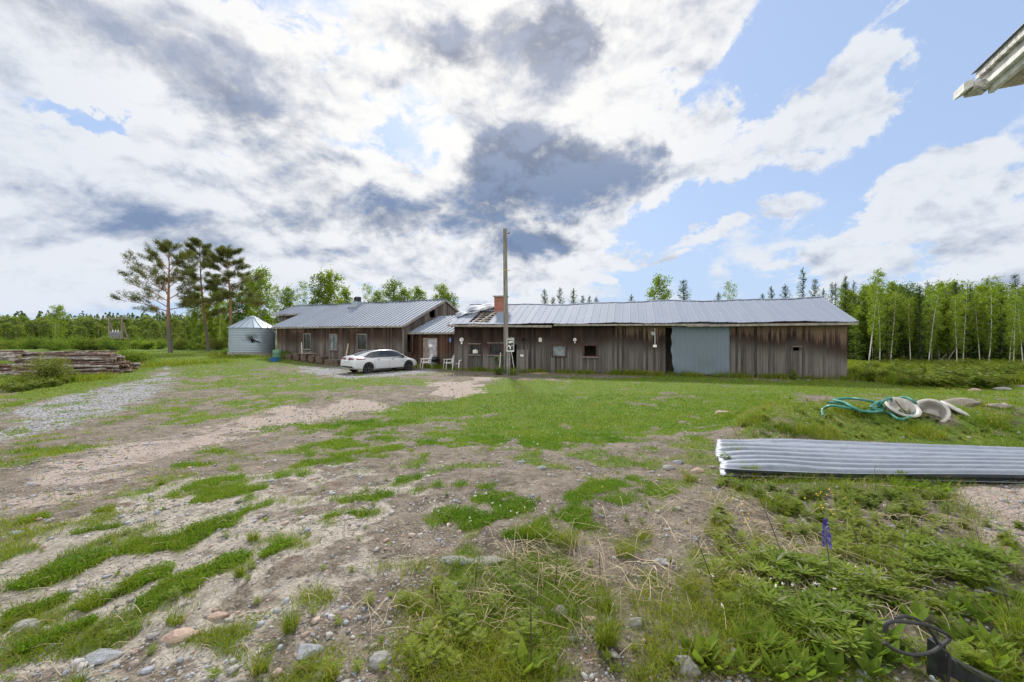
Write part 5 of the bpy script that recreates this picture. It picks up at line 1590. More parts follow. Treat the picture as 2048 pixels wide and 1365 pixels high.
def birch(seed, H, bare, spread, nb, per, lsize, leafm='birch', trunk_r=.06, lean=(0, 0), top_thin=1.0, label='', cat='tree', name='birch_tree', group=None, droop=1.2):
    rr = random.Random(seed); rng = np.random.default_rng(seed); tm = MB()
    bend = rr.uniform(-.15, .15)
    tp = lambda q: Vector((lean[0] * q + bend * math.sin(q * 3), lean[1] * q + .5 * bend * math.sin(q * 4 + 1), H * q))
    P = [tp(q) for q in np.linspace(-.02, 1, 12)]
    tm.tube(P, [trunk_r * (1.25 - 1.15 * (i / 11)) for i in range(12)], 7, False)
    C = []
    for i in range(nb):
        q = bare + (1 - bare) * ((i + .5) / nb); prof = math.sin(PI * min(1, .18 + .82 * (1 - (q - bare) / (1 - bare))) ** .9) * .75 + .25 * (1 - q)
        ln = spread * max(.18, prof) * rr.uniform(.65, 1.25); az = i * 2.399 + rr.uniform(-.5, .5)
        pts = limb_path(tp(q), az, ln, rr.uniform(.5, .95), rr.uniform(.7, 1.3) * droop, 5, rr)
        tm.tube(pts, [trunk_r * .26 * (1 - .16 * k) for k in range(6)], 3, False)
        A = np.array([p[:] for p in pts]); n = int(per * (.5 + ln / spread))
        tt = rng.uniform(.25, 1.0, n) ** .8 * 5; k = np.minimum(tt.astype(int), 4); f = (tt - k)[:, None]
        c = A[k] * (1 - f) + A[k + 1] * f + rng.normal(size=(n, 3)) * np.array([.16, .16, .14]) * (spread / 1.4)
        c[:, 2] -= np.abs(rng.normal(size=n)) * .22 * spread / 1.4
        C.append(c)
    n = per // 2; C.append(np.array(tp(.98)[:]) + rng.normal(size=(n, 3)) * np.array([.12, .12, .25]) * spread)
    C = np.concatenate(C)
    V, T = leaves(C, rng.uniform(.7, 1.3, len(C)) * lsize, rng, .7)
    return make_tree(name, label, cat, tm, BARK['birch'], V, T, LM[leafm], group)


def spruce(seed, H, R, label='', group=None, open_=1.0, lsize=.34, name='spruce_tree', bare=.06):
    rr = random.Random(seed); rng = np.random.default_rng(seed); tm = MB()
    tm.tube([(0, 0, -.1), (0, 0, H * .5), (.02, .01, H)], [.012 * H, .008 * H, .004], 7, False)
    C, A, S_ = [], [], []
    z = H * bare
    while z < H * .985:
        q = z / H; L = R * (1 - q) ** .85 * (.9 + .1 * rr.random()) + .10
        for k in range(rr.randint(5, 8)):
            az = rr.uniform(0, 2 * PI); ln = L * rr.uniform(.55, 1.15); e0 = -.25 + .9 * q ** 1.5; n = max(3, int(ln / (.16 * open_)))
            d = np.array([math.cos(az), math.sin(az), 0]); sd_ = np.array([-d[1], d[0], 0])
            for i in range(n):
                f = (i + .7) / n; pz = z + ln * f * math.sin(e0) + .22 * ln * f * f
                for sg in (-1, 1):
                    w = (1 - f * .75) * .30 * ln
                    c = d * ln * f + sd_ * sg * w * .45; c[2] = pz - .05 - .10 * rr.random(); C.append(c)
                    A.append(d * .8 + sd_ * sg * .75 + np.array([0, 0, -.35])); S_.append(max(.14, min(lsize * 1.25, w * 1.5 + .1)))
            C.append(np.array([*(d * ln)[:2], z + ln * math.sin(e0) + .22 * ln])); A.append(d); S_.append(lsize * .7)
        z += (.14 + .20 * (1 - q)) * H / 8 * open_
    C.append(np.array([0, 0, H])); A.append(np.array([0, 0, 1.])); S_.append(.4)
    C = np.array(C); A = np.array(A); S_ = np.array(S_)
    V, T = leaves(C, S_ * rng.uniform(.8, 1.3, len(C)), rng, .32, np.tile([0, 0, 1.0], (len(C), 1)), A)
    return make_tree(name, label, 'tree', tm, BARK['spruce'], V, T, LM['spruce'], group)


def pine(name, label, loc, H, lean, limbs, seed, trunk_r=.17, nclump=1.0):
    """limbs: (height fraction, azimuth, length, rise)"""
    rr = random.Random(seed); rng = np.random.default_rng(seed); tm = MB()
    tp = lambda q: Vector((lean[0] * q + .12 * math.sin(q * 5 + seed), lean[1] * q, H * q))
    tm.tube([tp(q) for q in np.linspace(-.02, 1, 16)], [trunk_r * (1.15 - 1.0 * i / 15) for i in range(16)], 9, False)
    ends = []
    def sub(p0, az, ln, rise, r, lvl):
        pts = limb_path(p0, az, ln, rise, .15 if lvl else .35, 6, rr, .16); tm.tube(pts, [r * (1 - .14 * k) for k in range(7)], 5 if lvl == 0 else 3, False)
        if lvl < 2:
            for k in range(2, 7):
                for _ in range(2 if lvl == 0 else 1):
                    if rr.random() < .80: sub(pts[k], az + rr.uniform(-1.1, 1.1), ln * rr.uniform(.18, .40) + .15, rise * .5 + rr.uniform(.0, .7), r * .45, lvl + 1)
        ends.append(pts[-1])
        if lvl >= 1: ends.append(pts[4])
        if lvl == 2: ends.append(pts[2]); ends.append(pts[5])
    for (q, az, ln, rise) in limbs: sub(tp(q), az, ln, rise, trunk_r * .30 * (1.2 - q * .6), 0)
    C, A, S_ = [], [], []
    for e in ends:
        e = np.array(e[:]); n = int(rr.randint(9, 15) * nclump)
        dirs = unit(rng.normal(size=(n, 3)) + np.array([0, 0, .55])); rad = rng.uniform(.03, .30, n)[:, None]
        C.append(e + dirs * rad * np.array([1.1, 1.1, 1.05])); A.append(dirs); S_.append(rng.uniform(.10, .19, n))
    C, A, S_ = np.concatenate(C), np.concatenate(A), np.concatenate(S_)
    V, T = leaves(C, S_, rng, .26, None, A)
    t = make_tree(name, label, 'tree', tm, BARK['pine'], V, T, LM['pine']); t.location = loc
    return t


def at_ground(u, Y, dz=-.05):
    x = (u - HU) / F * Y; return (x, Y, g1(x, Y) + dz)


def top_h(u, v, Y):
    x = (u - HU) / F * Y; return CH - (v - HV) / F * Y - g1(x, Y)


def build_pines():
    R_ = random.Random(4)
    L1 = [(.36, PI - .15, 2.6, .30), (.40, PI + .5, 3.5, .42), (.44, PI - .3, 4.0, .45), (.42, .1, 2.4, .25), (.50, PI + .2, 3.9, .55), (.52, .2, 3.0, .5), (.55, 2.4, 3.6, .6), (.60, PI, 3.8, .7), (.62, -.5, 3.0, .55), (.66, 3.6, 3.4, .75), (.70, .3, 2.6, .65),
          (.73, 2.7, 2.9, .8), (.78, -.2, 2.4, .7), (.80, 3.4, 2.4, .85), (.85, .8, 1.8, .8), (.88, 2.6, 1.8, 1.0), (.92, 4.5, 1.2, 1.0), (.95, .1, 1.1, 1.0), (.98, 2.5, .8, 1.2), (.58, -1.5, 3.2, .5), (.68, 1.5, 2.8, .6)]
    Y = 43.0; pine('pine_tree', 'broad spreading pine left of the other two, with a bent reddish trunk', at_ground(341, Y), top_h(331, 498, Y), (-.45, .2), L1, 3, .20)
    def ls(q0, n, ln, seed):
        r = random.Random(seed); return [(q0 + (1 - q0) * ((i + .3) / n), i * 2.4 + r.uniform(-.4, .4), (ln * (1 - .65 * ((i / n) ** 1.4))) * r.uniform(.6, 1.2), .1 + .7 * i / n + r.uniform(-.15, .2)) for i in range(n)]
    Y = 47.0; pine('pine_tree', 'tallest middle pine of the three, its trunk leaning slightly left', at_ground(415, Y), top_h(400, 491, Y), (-.95, 0), ls(.42, 24, 2.5, 1) + [(.5, PI, 1.9, -.1), (.47, 3.5, 1.4, -.2)], 8, .15)
    Y = 46.0; pine('pine_tree', 'straight pine standing right beside the grain silo', at_ground(462, Y), top_h(455, 507, Y), (-.35, 0), ls(.50, 23, 2.4, 2) + [(.42, PI, 1.5, -.2)], 12, .16)


build_pines()


def first_or_copy(proto, used, loc, rz, sc, label, group=None):
    if proto not in used:
        used.add(proto); proto.location = loc; proto.rotation_euler = (0, 0, rz); proto.scale = sc if isinstance(sc, tuple) else (sc,) * 3
        proto['label'] = label
        if group: proto['group'] = group
        return proto
    return copy_thing(proto, loc, rz, sc, label, group)


USED = set()
SLIM = [birch(30 + i, 7.2, b, s, 34, 70, .10, 'birch', .036, (l, 0), label='slim birch') for i, (b, s, l) in enumerate(((.34, .9, .1), (.18, 1.05, -.1), (.26, 1.1, .35), (.14, 1.1, 0)))]
FULL = [birch(50 + i, 7.0, .12, s, 40, 110, .15, m_, .07, (0, 0), label='full birch') for i, (s, m_) in enumerate(((1.5, 'birch'), (1.35, 'birch'), (1.65, 'birch_dark'), (1.2, 'birch')))]
FAR = [birch(80 + i, 7.0, .08, s, 36, 90, .19, 'birch_hazed', .07, (0, 0), label='far birch') for i, s in enumerate((1.5, 1.3, 1.7))]
SPR = [spruce(70 + i, 8.0, r, 'spruce', None, o_) for i, (r, o_) in enumerate(((1.35, 1.0), (1.15, 1.1), (1.6, 1.0)))]


def place(proto_list, k, u, Y, vtop, label, group, rz=None, tilt=None, H0=None, wide=1.0):
    p = proto_list[k % len(proto_list)]; base = {id(SLIM): 7.2, id(FULL): 7.0, id(FAR): 7.0, id(SPR): 8.0}[id(proto_list)]
    s = max(.25, top_h(u, vtop, Y) / base)
    o = first_or_copy(p, USED, at_ground(u, Y), RND.uniform(0, 6.28) if rz is None else rz, (s * wide, s * wide, s), label, group)
    if tilt: o.rotation_euler = (tilt[0], tilt[1], o.rotation_euler[2])
    return o


def build_right_wood():
    g = 'birches along the edge of the right wood'
    F_ = [(1737, 31.0, 543, 'tallest slim white birch just right of the barn roof'), (1757, 32.0, 562, 'white birch second from the barn in the right wood edge'), (1744, 34.5, 600, 'thin birch between the two white ones by the barn'),
          (1781, 33.0, 585, 'birch with a trunk curving right at its foot, third from the barn'), (1821, 33.0, 595, 'birch with a straight thin trunk in front of the dark spruces'), (1855, 31.5, 578, 'birch leaning clearly to the right at the wood edge'),
          (1912, 31.0, 590, 'straight white birch right of the leaning birch'), (1926, 32.5, 580, 'white birch beside the straight one, branching high'), (1960, 32.0, 600, 'small birch left of the boulders in the right wood'),
          (1975, 31.5, 556, 'tall birch standing beside the grey boulders'), (2020, 32.0, 590, 'twin-looking birch near the right edge of the picture'), (2027, 31.0, 575, 'bright birch near the right edge of the picture'), (2046, 30.0, 600, 'birch cut by the right edge of the picture')]
    r0 = random.Random(2)
    for i, (u, Y, v, lab) in enumerate(F_):
        o = place(SLIM, i, u, Y, v, lab, g, None, None)
        o.rotation_euler = (math.radians(r0.uniform(-3, 3)), math.radians(r0.uniform(-4, 4)), o.rotation_euler[2])
        if 'leaning clearly' in lab: o.rotation_euler = (0, math.radians(11), 0)
        elif 'curving' in lab: o.rotation_euler = (0, math.radians(4.5), 0)
    r = random.Random(9); gs = 'spruces in the right wood'; gf = 'birches inside the right wood'
    for (u, Y, v, lab) in [(1606, 44, 537, 'broad dark spruce standing highest above the right half of the barn roof'), (1630, 46, 556, 'spruce right of the highest one behind the barn roof'), (1690, 42, 550, 'pointed spruce above the right end of the barn roof'), (1664, 45, 566, 'slim spruce left of the pointed one at the roof end'),
                           (1802, 40, 568, 'spruce showing between the birches right of the barn'), (1855, 44, 562, 'spruce with a double-looking top in the right wood'), (2030, 36, 545, 'big spruce near the right edge of the picture')]:
        place(SPR, r.randrange(3), u, Y, v, lab, gs)
    for k in range(15):
        u = 1700 + k * 27 + r.uniform(-10, 10); Y = r.uniform(33.5, 36)
        place(SPR, r.randrange(3), u, Y, r.uniform(558, 612), 'dark full spruce between the front birches of the right wood', 'spruces among the front birches of the right wood', wide=1.15)
    for k in range(34):
        u = 1700 + k * 12.5 + r.uniform(-6, 6); Y = r.uniform(34.5, 38)
        place(SPR, r.randrange(3), u, Y, r.uniform(600, 632), 'dark low spruce filling the shade of the right wood', 'low spruces in the shade of the right wood', wide=1.25)
    for k in range(40):
        u = 1690 + (k % 20) * 21 + r.uniform(-9, 9); Y = 36 + (k // 20) * 4 + r.uniform(-1.5, 1.5)
        place(FULL if k % 4 else SLIM, r.randrange(4), u, Y, r.uniform(572, 635) if k < 20 else r.uniform(560, 600), 'fresh green birch inside the right wood behind the front trunks', gf)
    for k in range(18):
        u = 1640 + k * 24 + r.uniform(-8, 8); Y = r.uniform(43, 52)
        place(SPR, r.randrange(3), u, Y, r.uniform(562, 592), 'spruce at the back of the right wood', 'spruces at the back of the right wood')
    # bare leaning stems
    for i, ((u0, v0), (u1, v1), Y, lab) in enumerate((((1888, 733), (1931, 668), 30.5, 'bare dead stem leaning steeply between the birches'), ((1868, 736), (1893, 708), 30.2, 'short dead stem leaning left of the bare one'))):
        a, b = P3(u0, v0, Y), P3(u1, v1, Y + .6)
        tag(MB().tube([tuple(a), tuple(a.lerp(b, .5) + Vector((0, 0, .03))), tuple(b)], [.045, .035, .02], 6).build('dead_stem', BARK['bush']), lab, 'dead tree')


build_right_wood()


def build_back_trees():
    g = 'treetops above the roofs'
    r = random.Random(21)
    L = [('F', 0, 521, 55, 541, 'tall leafy birch just right of the silo'), ('F', 3, 500, 58, 560, 'birch behind the silo roof'), ('S', 0, 553, 60, 572, 'thin birch between the silo birches and the roof'), ('F', 1, 577, 62, 578, 'small full birch over the left end of the outbuilding roof'), ('S', 1, 606, 62, 564, 'slim birch left of the bushy crown over the outbuilding'),
         ('F', 2, 640, 60, 552, 'broad bushy tree over the middle of the outbuilding roof'), ('F', 0, 664, 60, 547, 'pointed bushy tree beside the broad one over the outbuilding'), ('F', 3, 690, 64, 580, 'low crown right of the bushy trees'), ('S', 3, 735, 62, 570, 'open birch right of the flue'), ('F', 1, 757, 64, 584, 'low crown between flue birch and the next tree'),
         ('F', 2, 789, 62, 566, 'dark pointed crown over the right half of the outbuilding roof'), ('F', 0, 811, 63, 580, 'crown right of the dark pointed one'), ('F', 3, 838, 64, 578, 'small crown left of the gable peak'), ('F', 1, 884, 60, 573, 'open birch behind the outbuilding gable'), ('F', 2, 897, 58, 590, 'lower birch crown right of the gable peak'),
         ('P', 0, 1089, 60, 579, 'small spruce top right of the utility pole'), ('P', 1, 1120, 60, 576, 'second small spruce top right of the utility pole'), ('P', 2, 1147, 60, 578, 'third and widest small spruce top right of the pole'), ('P', 1, 1166, 64, 590, 'tiny spruce top beside the widest small one'), ('P', 0, 1106, 64, 593, 'tiny spruce top between the first two'), ('P', 1, 1178, 62, 591, 'tiny spruce top in the row over the barn'), ('P', 0, 1192, 62, 594, 'last tiny spruce top of the row over the barn'), ('P', 2, 1263, 60, 590, 'lone low spruce top over the middle of the barn'),
         ('F', 0, 1318, 52, 556, 'round birch over the sliding door'), ('P', 2, 1367, 50, 557, 'full spruce right of the round birch over the sliding door'), ('P', 0, 1437, 56, 585, 'tiny spruce left of the open birch over the barn'), ('S', 3, 1459, 52, 566, 'open birch over the barn between two spruces'), ('P', 1, 1543, 52, 573, 'pointed spruce left of the tall dark one over the barn'), ('P', 2, 1570, 54, 569, 'second spruce left of the tall dark one over the barn'), ('P', 0, 1525, 58, 588, 'tiny spruce tip over the right part of the barn')]
    for (k, i, u, Y, v, lab) in L:
        place({'F': FULL, 'S': SLIM, 'P': SPR}[k], i, u, Y, v, lab, g, wide=1.35 if k == 'P' else 1.0)
    # birches behind the pines
    for (u, Y, v, lab) in [(395, 56, 585, 'full birch between the first two pines'), (428, 57, 575, 'dense green birch behind the middle pine'), (440, 54, 600, 'birch with a white trunk between the pines'), (474, 56, 590, 'birch behind the pine by the silo'), (412, 60, 610, 'low birch behind the middle pine'), (455, 60, 605, 'low birch behind the right pine')]:
        place(FULL if u != 440 else SLIM, r.randrange(4), u, Y, v, lab, 'birches behind the pines')


build_back_trees()


def build_left_wood():
    r = random.Random(33)
    place(FULL, 0, 118, 74, 613, 'tall birch rising above the left wood', 'left wood birches'); place(SLIM, 1, 112, 70, 640, 'white-stemmed birch below the tall one in the left wood', 'left wood birches')
    place(SPR, 2, 27, 68, 653, 'dark spruce nearest the left edge in front of the birches', 'left wood spruces', wide=1.5); place(SPR, 0, 86, 68, 649, 'dark spruce left of the tall birch', 'left wood spruces', wide=1.5); place(SPR, 1, 15, 70, 660, 'dark spruce at the left edge of the picture', 'left wood spruces', wide=1.4)
    for k in range(30):
        u = -60 + k * 17.5 + r.uniform(-7, 7)
        if 370 < u: continue
        place(FAR, r.randrange(3), u, r.uniform(74, 90), r.uniform(636, 658) + max(0, (u - 250) * .12), 'pale green rounded birch in the front of the left wood', 'rounded birches in front of the left wood', wide=1.45)
    for k in range(34):
        u = -70 + k * 19 + r.uniform(-8, 8)
        place(FAR, r.randrange(3), u, r.uniform(95, 120), r.uniform(633, 648), 'green birch deeper in the left wood', 'birches deeper in the left wood', wide=1.5)
    for k in range(16):
        u = -50 + k * 36 + r.uniform(-14, 14)
        place(SPR, r.randrange(3), u, r.uniform(125, 140), r.uniform(629, 640), 'spruce tip above the left wood', 'spruces at the back of the left wood')
    # the far wooded rise
    rng = np.random.default_rng(8); Cs, Ss, As = [], [], []
    for k in range(520):
        u = rng.uniform(-250, 1000); Y = rng.uniform(190, 330); x = (u - HU) / F * Y; z = g1(x, Y); h = rng.uniform(8, 13); n = 60
        q = rng.uniform(.05, 1, n); rad = (1 - q) ** .8 * h * (.16 if rng.random() < .6 else .28); a = rng.uniform(0, 2 * PI, n)
        Cs.append(np.stack([x + rad * np.cos(a), Y + rad * np.sin(a), z + h * q], 1)); Ss.append(np.full(n, 1.5) * rng.uniform(.7, 1.2, n)); As.append(np.stack([np.cos(a), np.sin(a), np.full(n, -.5)], 1))
    V, T = leaves(np.concatenate(Cs), np.concatenate(Ss), rng, .6, None, np.concatenate(As))
    tag(fast_mesh('forest', V, T, LM['hill']), kind='stuff')


build_left_wood()


def dome_bush(seed, W, H, n, lsize, leafm, label, name='bush', group=None, stems=7, low=.05, loc=(0, 0, 0), cat='bush', asp=.45):
    rr = random.Random(seed); rng = np.random.default_rng(seed); tm = MB(); C = []
    for i in range(stems * 3):
        az = rr.uniform(0, 2 * PI); ln = H * rr.uniform(.6, 1.1); e = rr.uniform(.45, 1.35)
        pts = limb_path((rr.uniform(-.1, .1), rr.uniform(-.1, .1), 0), az, ln, e, .5, 5, rr, .2)
        for p in pts: p.x *= W / H * .8; p.y *= W / H * .8
        tm.tube(pts, [.03 * (1 - .17 * k) for k in range(6)], 4, False)
        A = np.array([p[:] for p in pts]); m = n // (stems * 3); tt = rng.uniform(low + .2, 1, m) ** .7 * 5; k = np.minimum(tt.astype(int), 4); f = (tt - k)[:, None]
        C.append(A[k] * (1 - f) + A[k + 1] * f + rng.normal(size=(m, 3)) * np.array([W * .10, W * .10, H * .09]))
    C = np.concatenate(C); C[:, 2] = np.abs(C[:, 2]) + .02
    V, T = leaves(C, rng.uniform(.7, 1.3, len(C)) * lsize, rng, asp)
    t = make_tree(name, label, cat, tm, BARK['bush'], V, T, LM[leafm], group); t.location = loc; t.children[0].name = 'stems' if False else t.children[0].name
    return t


def build_bushes():
    dome_bush(1, 1.6, 1.45, 4600, .085, 'willow', 'yellowish leafy bush standing in front of the log pile', loc=at_ground(85, 19.6), stems=7, low=.12)
    o = dome_bush(2, .75, .8, 700, .06, 'willow', 'small dark-stemmed bush right of the yellowish one before the logs', loc=at_ground(108, 20.2), stems=4, low=.2)
    dome_bush(3, 1.9, 1.35, 5200, .09, 'birch_dark', 'round dense green bush at the right end of the log pile', loc=at_ground(262, 28.0), stems=9)
    dome_bush(4, 1.0, .8, 1800, .07, 'birch_dark', 'low green bush beside the track left of the silo', loc=at_ground(448, 37.5), stems=6)
    dome_bush(5, .7, .55, 1200, .06, 'willow', 'small greyish bush on the verge left of the silo', loc=at_ground(428, 36.5), stems=5)
    dome_bush(6, .60, .62, 1500, .055, 'birch_dark', 'dense green weed clump at the foot of the utility pole', loc=at_ground(997, 23.9), stems=7)
    dome_bush(7, .55, .55, 900, .055, 'birch', 'paler weed clump right of the utility pole', loc=at_ground(1024, 23.8), stems=6)
    dome_bush(8, .42, .72, 900, .05, 'birch_dark', 'tall weed clump against the right part of the barn wall', loc=at_ground(1588, 21.2), stems=6)
    dome_bush(9, .34, .45, 600, .05, 'birch_dark', 'small weed clump right of the sliding door', loc=at_ground(1484, 22.3), stems=5)
    dome_bush(10, 1.2, .95, 2400, .07, 'birch_dark', 'bushy weeds behind the green barrel at the outbuilding', loc=at_ground(575, 35.0), stems=8)
    dome_bush(11, .8, .6, 1300, .06, 'willow', 'brownish weeds right of the green barrel', loc=at_ground(566, 33.6), stems=6)
    # willow scrub below the left wood
    protos = [dome_bush(20 + i, w, h, 3200, .16, m_, 'willow', stems=8) for i, (w, h, m_) in enumerate(((2.4, 2.0, 'willow'), (2.0, 1.6, 'birch'), (2.8, 2.3, 'birch_dark')))]
    r = random.Random(6); used = set()
    for k in range(46):
        u = -40 + k * 13 + r.uniform(-9, 9) if k < 36 else r.uniform(260, 480); Y = r.uniform(50, 66); p = protos[r.randrange(3)]
        if 330 < u < 355 or 545 < u: continue
        s = r.uniform(.5, 1.0)
        lab, g = 'rounded willow bush in the scrub between the log pile and the left wood', 'willow bushes in the scrub'
        if p in used: copy_thing(p, at_ground(u, Y), r.uniform(0, 6), s, lab, g)
        else: used.add(p); p.location = at_ground(u, Y); p.scale = (s, s, s); p['label'] = lab; p['group'] = g


build_bushes()


# ---------------------------------------------------------------- ground vegetation
def cand(n, ymin, ymax, u0=-90, u1=2140, mixv=.5, seed=1):
    rng = np.random.default_rng(seed); y = np.exp(rng.uniform(math.log(ymin), math.log(ymax), n))
    k = rng.random(n) < mixv; y[k] = 1 / rng.uniform(1 / ymax, 1 / ymin, k.sum())
    x = (rng.uniform(u0, u1, n) - HU) / F * y
    return x, y, rng


def blades(x, y, h, w, rng, lean=.5, z=None):
    n = len(x); z = G(x, y) - .004 if z is None else z; az = rng.uniform(0, 2 * PI, n); az2 = rng.uniform(0, 2 * PI, n); ln = rng.uniform(.1, 1, n) * lean
    P = np.stack([x, y, z], 1); s = np.stack([np.cos(az), np.sin(az), np.zeros(n)], 1) * (w / 2)[:, None]
    d = np.stack([np.cos(az2) * ln, np.sin(az2) * ln, np.ones(n)], 1); up = h[:, None]
    M1 = P + d * up * .55; d2 = d.copy(); d2[:, :2] *= 2.1; d2[:, 2] *= .86; TP = P + d2 * up
    V = np.stack([P - s, P + s, M1 + s * .75, M1 - s * .75, TP], 1).reshape(-1, 3); b = np.arange(n)[:, None] * 5
    T = np.concatenate([b + np.array([[0, 1, 2]]), b + np.array([[0, 2, 3]]), b + np.array([[3, 2, 4]])])
    return V, T


def grass_mat(name, c0, c1, c2, c3=None):
    m, nt, b = new_mat(name); isl = island(nt); p = worldco(nt); n = noise(nt, p, .9, 4, .6); n2 = noise(nt, p, 4.5, 3, .6)
    c = mix(c0, c1, (isl * .6 + n2.ss(.35, .65) * .5).clamp(), nt); c = mix(c, c2, ((isl * 5.7)._m('FRACT') * .6 + n.ss(.36, .64) * .85 - .25).clamp(), nt)
    if c3: c = mix(c, c3, (isl * 17.3)._m('FRACT').ss(.84, .92), nt)
    setc(nt, b, 'Base Color', c); setc(nt, b, 'Roughness', .75); b.inputs['Specular IOR Level'].default_value = .1
    t = nt.nodes.new('ShaderNodeBsdfTranslucent'); nt.links.new(vmath(nt, 'MULTIPLY', c, (1.4, 1.4, .8)).k, t.inputs[0])
    mx = nt.nodes.new('ShaderNodeMixShader'); mx.inputs[0].default_value = .42
    nt.links.new(b.outputs[0], mx.inputs[1]); nt.links.new(t.outputs[0], mx.inputs[2]); nt.links.new(mx.outputs[0], nt.nodes['Material Output'].inputs[0])
    return m


GM = grass_mat('grass_blades', (.070, .140, .006), (.125, .200, .012), (.19, .22, .02), (.30, .25, .11))
CM = grass_mat('clover_leaves', (.042, .12, .005), (.085, .19, .010), (.14, .23, .016))
WM = grass_mat('weed_leaves', (.085, .145, .018), (.14, .205, .026), (.21, .255, .034), (.22, .24, .13))
SM = plain('dry_straw', (.42, .34, .22), .8, 0, .45, 3.0)


def build_grass():
    parts = []
    x, y, rng = cand(520000, 1.6, 46, mixv=.45, seed=2)
    m = masks(x, y); keep = rng.random(len(x)) < np.clip(m[0] * 1.05 - .05, 0, 1) * (1 - .55 * m[5] * (y < 9))
    x, y = x[keep], y[keep]; r = np.hypot(x, y); n = len(x)
    hf = .55 + .9 * fbm(x, y, 1.1, 3, 77)
    parts.append(blades(x, y, hf * rng.uniform(.030, .075, n) * (1 + .012 * r), np.maximum(.0035, .00085 * r) * rng.uniform(.7, 1.3, n), rng, .8))
    # tufts of longer grass
    tuf = [(1285, 1075, 34, .12), (1250, 1115, 38, .15), (1525, 1100, 50, .16), (1065, 1150, 40, .14), (1215, 1225, 30, .18), (1222, 1285, 26, .26), (1205, 1295, 20, .22), (1060, 1085, 50, .22), (1130, 1095, 50, .20), (1020, 1165, 40, .16),
           (350, 1245, 34, .10), (520, 1345, 30, .13), (580, 1262, 26, .16), (480, 1150, 20, .12), (505, 1085, 22, .10), (180, 1210, 40, .12), (75, 1045, 20, .07), (215, 1030, 24, .08), (320, 975, 14, .06), (255, 1170, 20, .10), (150, 1365, 40, .08), (660, 1365, 24, .14), (15, 1245, 16, .08),
           (1550, 900 + 120, 60, .2), (1700, 830, 60, .22), (1500, 845, 60, .18), (1640, 870, 70, .2), (1850, 870, 70, .2), (1985, 850, 50, .2), (1580, 860, 60, .2), (1470, 905, 36, .16), (2030, 1290, 40, .30), (1620, 1290, 30, .25), (1430, 1075, 40, .14), (1380, 960, 24, .10), (1380, 1180, 40, .16)]
    for (u, v, wpx, h) in tuf:
        cx, cy = unproj(u, v); rad = wpx / F * cy / 2; k = int(90 + 240 * min(1, rad * 4))
        a = rng.uniform(0, 2 * PI, k); q = np.sqrt(rng.random(k)) * rad
        px_, py_ = cx + q * np.cos(a), cy + q * np.sin(a) * .8
        parts.append(blades(px_, py_, h * rng.uniform(.5, 1.2, k), np.maximum(.0032, .0009 * cy) * rng.uniform(.7, 1.3, k), rng, .75))
    # taller grass along the walls and scattered through weeds
    def along(P, Q, k, h0, h1, wid):
        q = rng.random(k); clump = fbm(q * 40, q * 0, 1.0, 3, 5); kk = rng.random(k) < np.clip((clump - .32) * 3, 0.05, 1); q = q[kk]; k = len(q)
        x_ = P[0] + (Q[0] - P[0]) * q + rng.normal(size=k) * wid * .5; y_ = P[1] + (Q[1] - P[1]) * q - np.abs(rng.normal(size=k)) * wid
        parts.append(blades(x_, y_, rng.uniform(h0, h1, k) * (.5 + clump[kk]), np.full(k, .02), rng, .5))
    along(BL.pt(0, -.12), BL.pt(13, -.12), 5000, .08, .34, .35); along(BL.pt(13.2, -.2), BL.pt(22, -.12), 3600, .08, .40, .35); along(BL.pt(10, -.15), BL.pt(12.8, -.15), 1600, .2, .42, .3)
    along(BS.pt(-14, 0), BS.pt(0, 0), 4000, .1, .45, .4); along(BK.pt(0, -.2), BK.pt(4.4, -.2), 2200, .12, .42, .5); along(BL.pt(22.2, -.2), BL.pt(22.4, 7), 1200, .1, .4, .5)
    along(unproj(0, 775), unproj(230, 755), 4200, .15, .5, .8); along(unproj(250, 735), unproj(470, 722), 3800, .15, .5, 1.2); along(BS.pt(-20, -1), BS.pt(-13, -.5), 2500, .1, .4, .8)
    x, y, r2 = cand(60000, 2.0, 10, 1180, 2140, .6, 5); m = masks(x, y); k = rng.random(len(x)) < m[5] * .8 * (1 - .9 * m[2]) * ss(-.06, .14, fbm(x, y, 1.6, 4, 61) - .5 + .12 * (y > 4.9)); x, y = x[k], y[k]; n = len(x)
    parts.append(blades(x, y, rng.uniform(.04, .19, n), np.maximum(.0035, .0009 * y) * rng.uniform(.7, 1.4, n), rng, .9))
    x, y, r2 = cand(30000, 1.8, 6, 780, 1180, .6, 6); m = masks(x, y); k = rng.random(len(x)) < m[5] * .5; x, y = x[k], y[k]; n = len(x)
    parts.append(blades(x, y, rng.uniform(.05, .16, n), np.full(n, .0035), rng, .9))
    # rough grass under the right wood
    x, y, r2 = cand(26000, 19, 34, 1690, 2160, .5, 7); n = len(x)
    k = (np.abs(x) > 0) & ((x - BL.pt(22, 0)[0]) > .3); x, y = x[k], y[k]; n = len(x)
    parts.append(blades(x, y, rng.uniform(.1, .45, n) * (.4 + fbm(x, y, .5, 3, 3)), np.full(n, .03), rng, .7))
    off = 0; Vs, Ts = [], []
    for V, T in parts: Vs.append(V); Ts.append(T + off); off += len(V)
    tag(fast_mesh('grass', np.concatenate(Vs), np.concatenate(Ts), GM), kind='stuff')


build_grass()


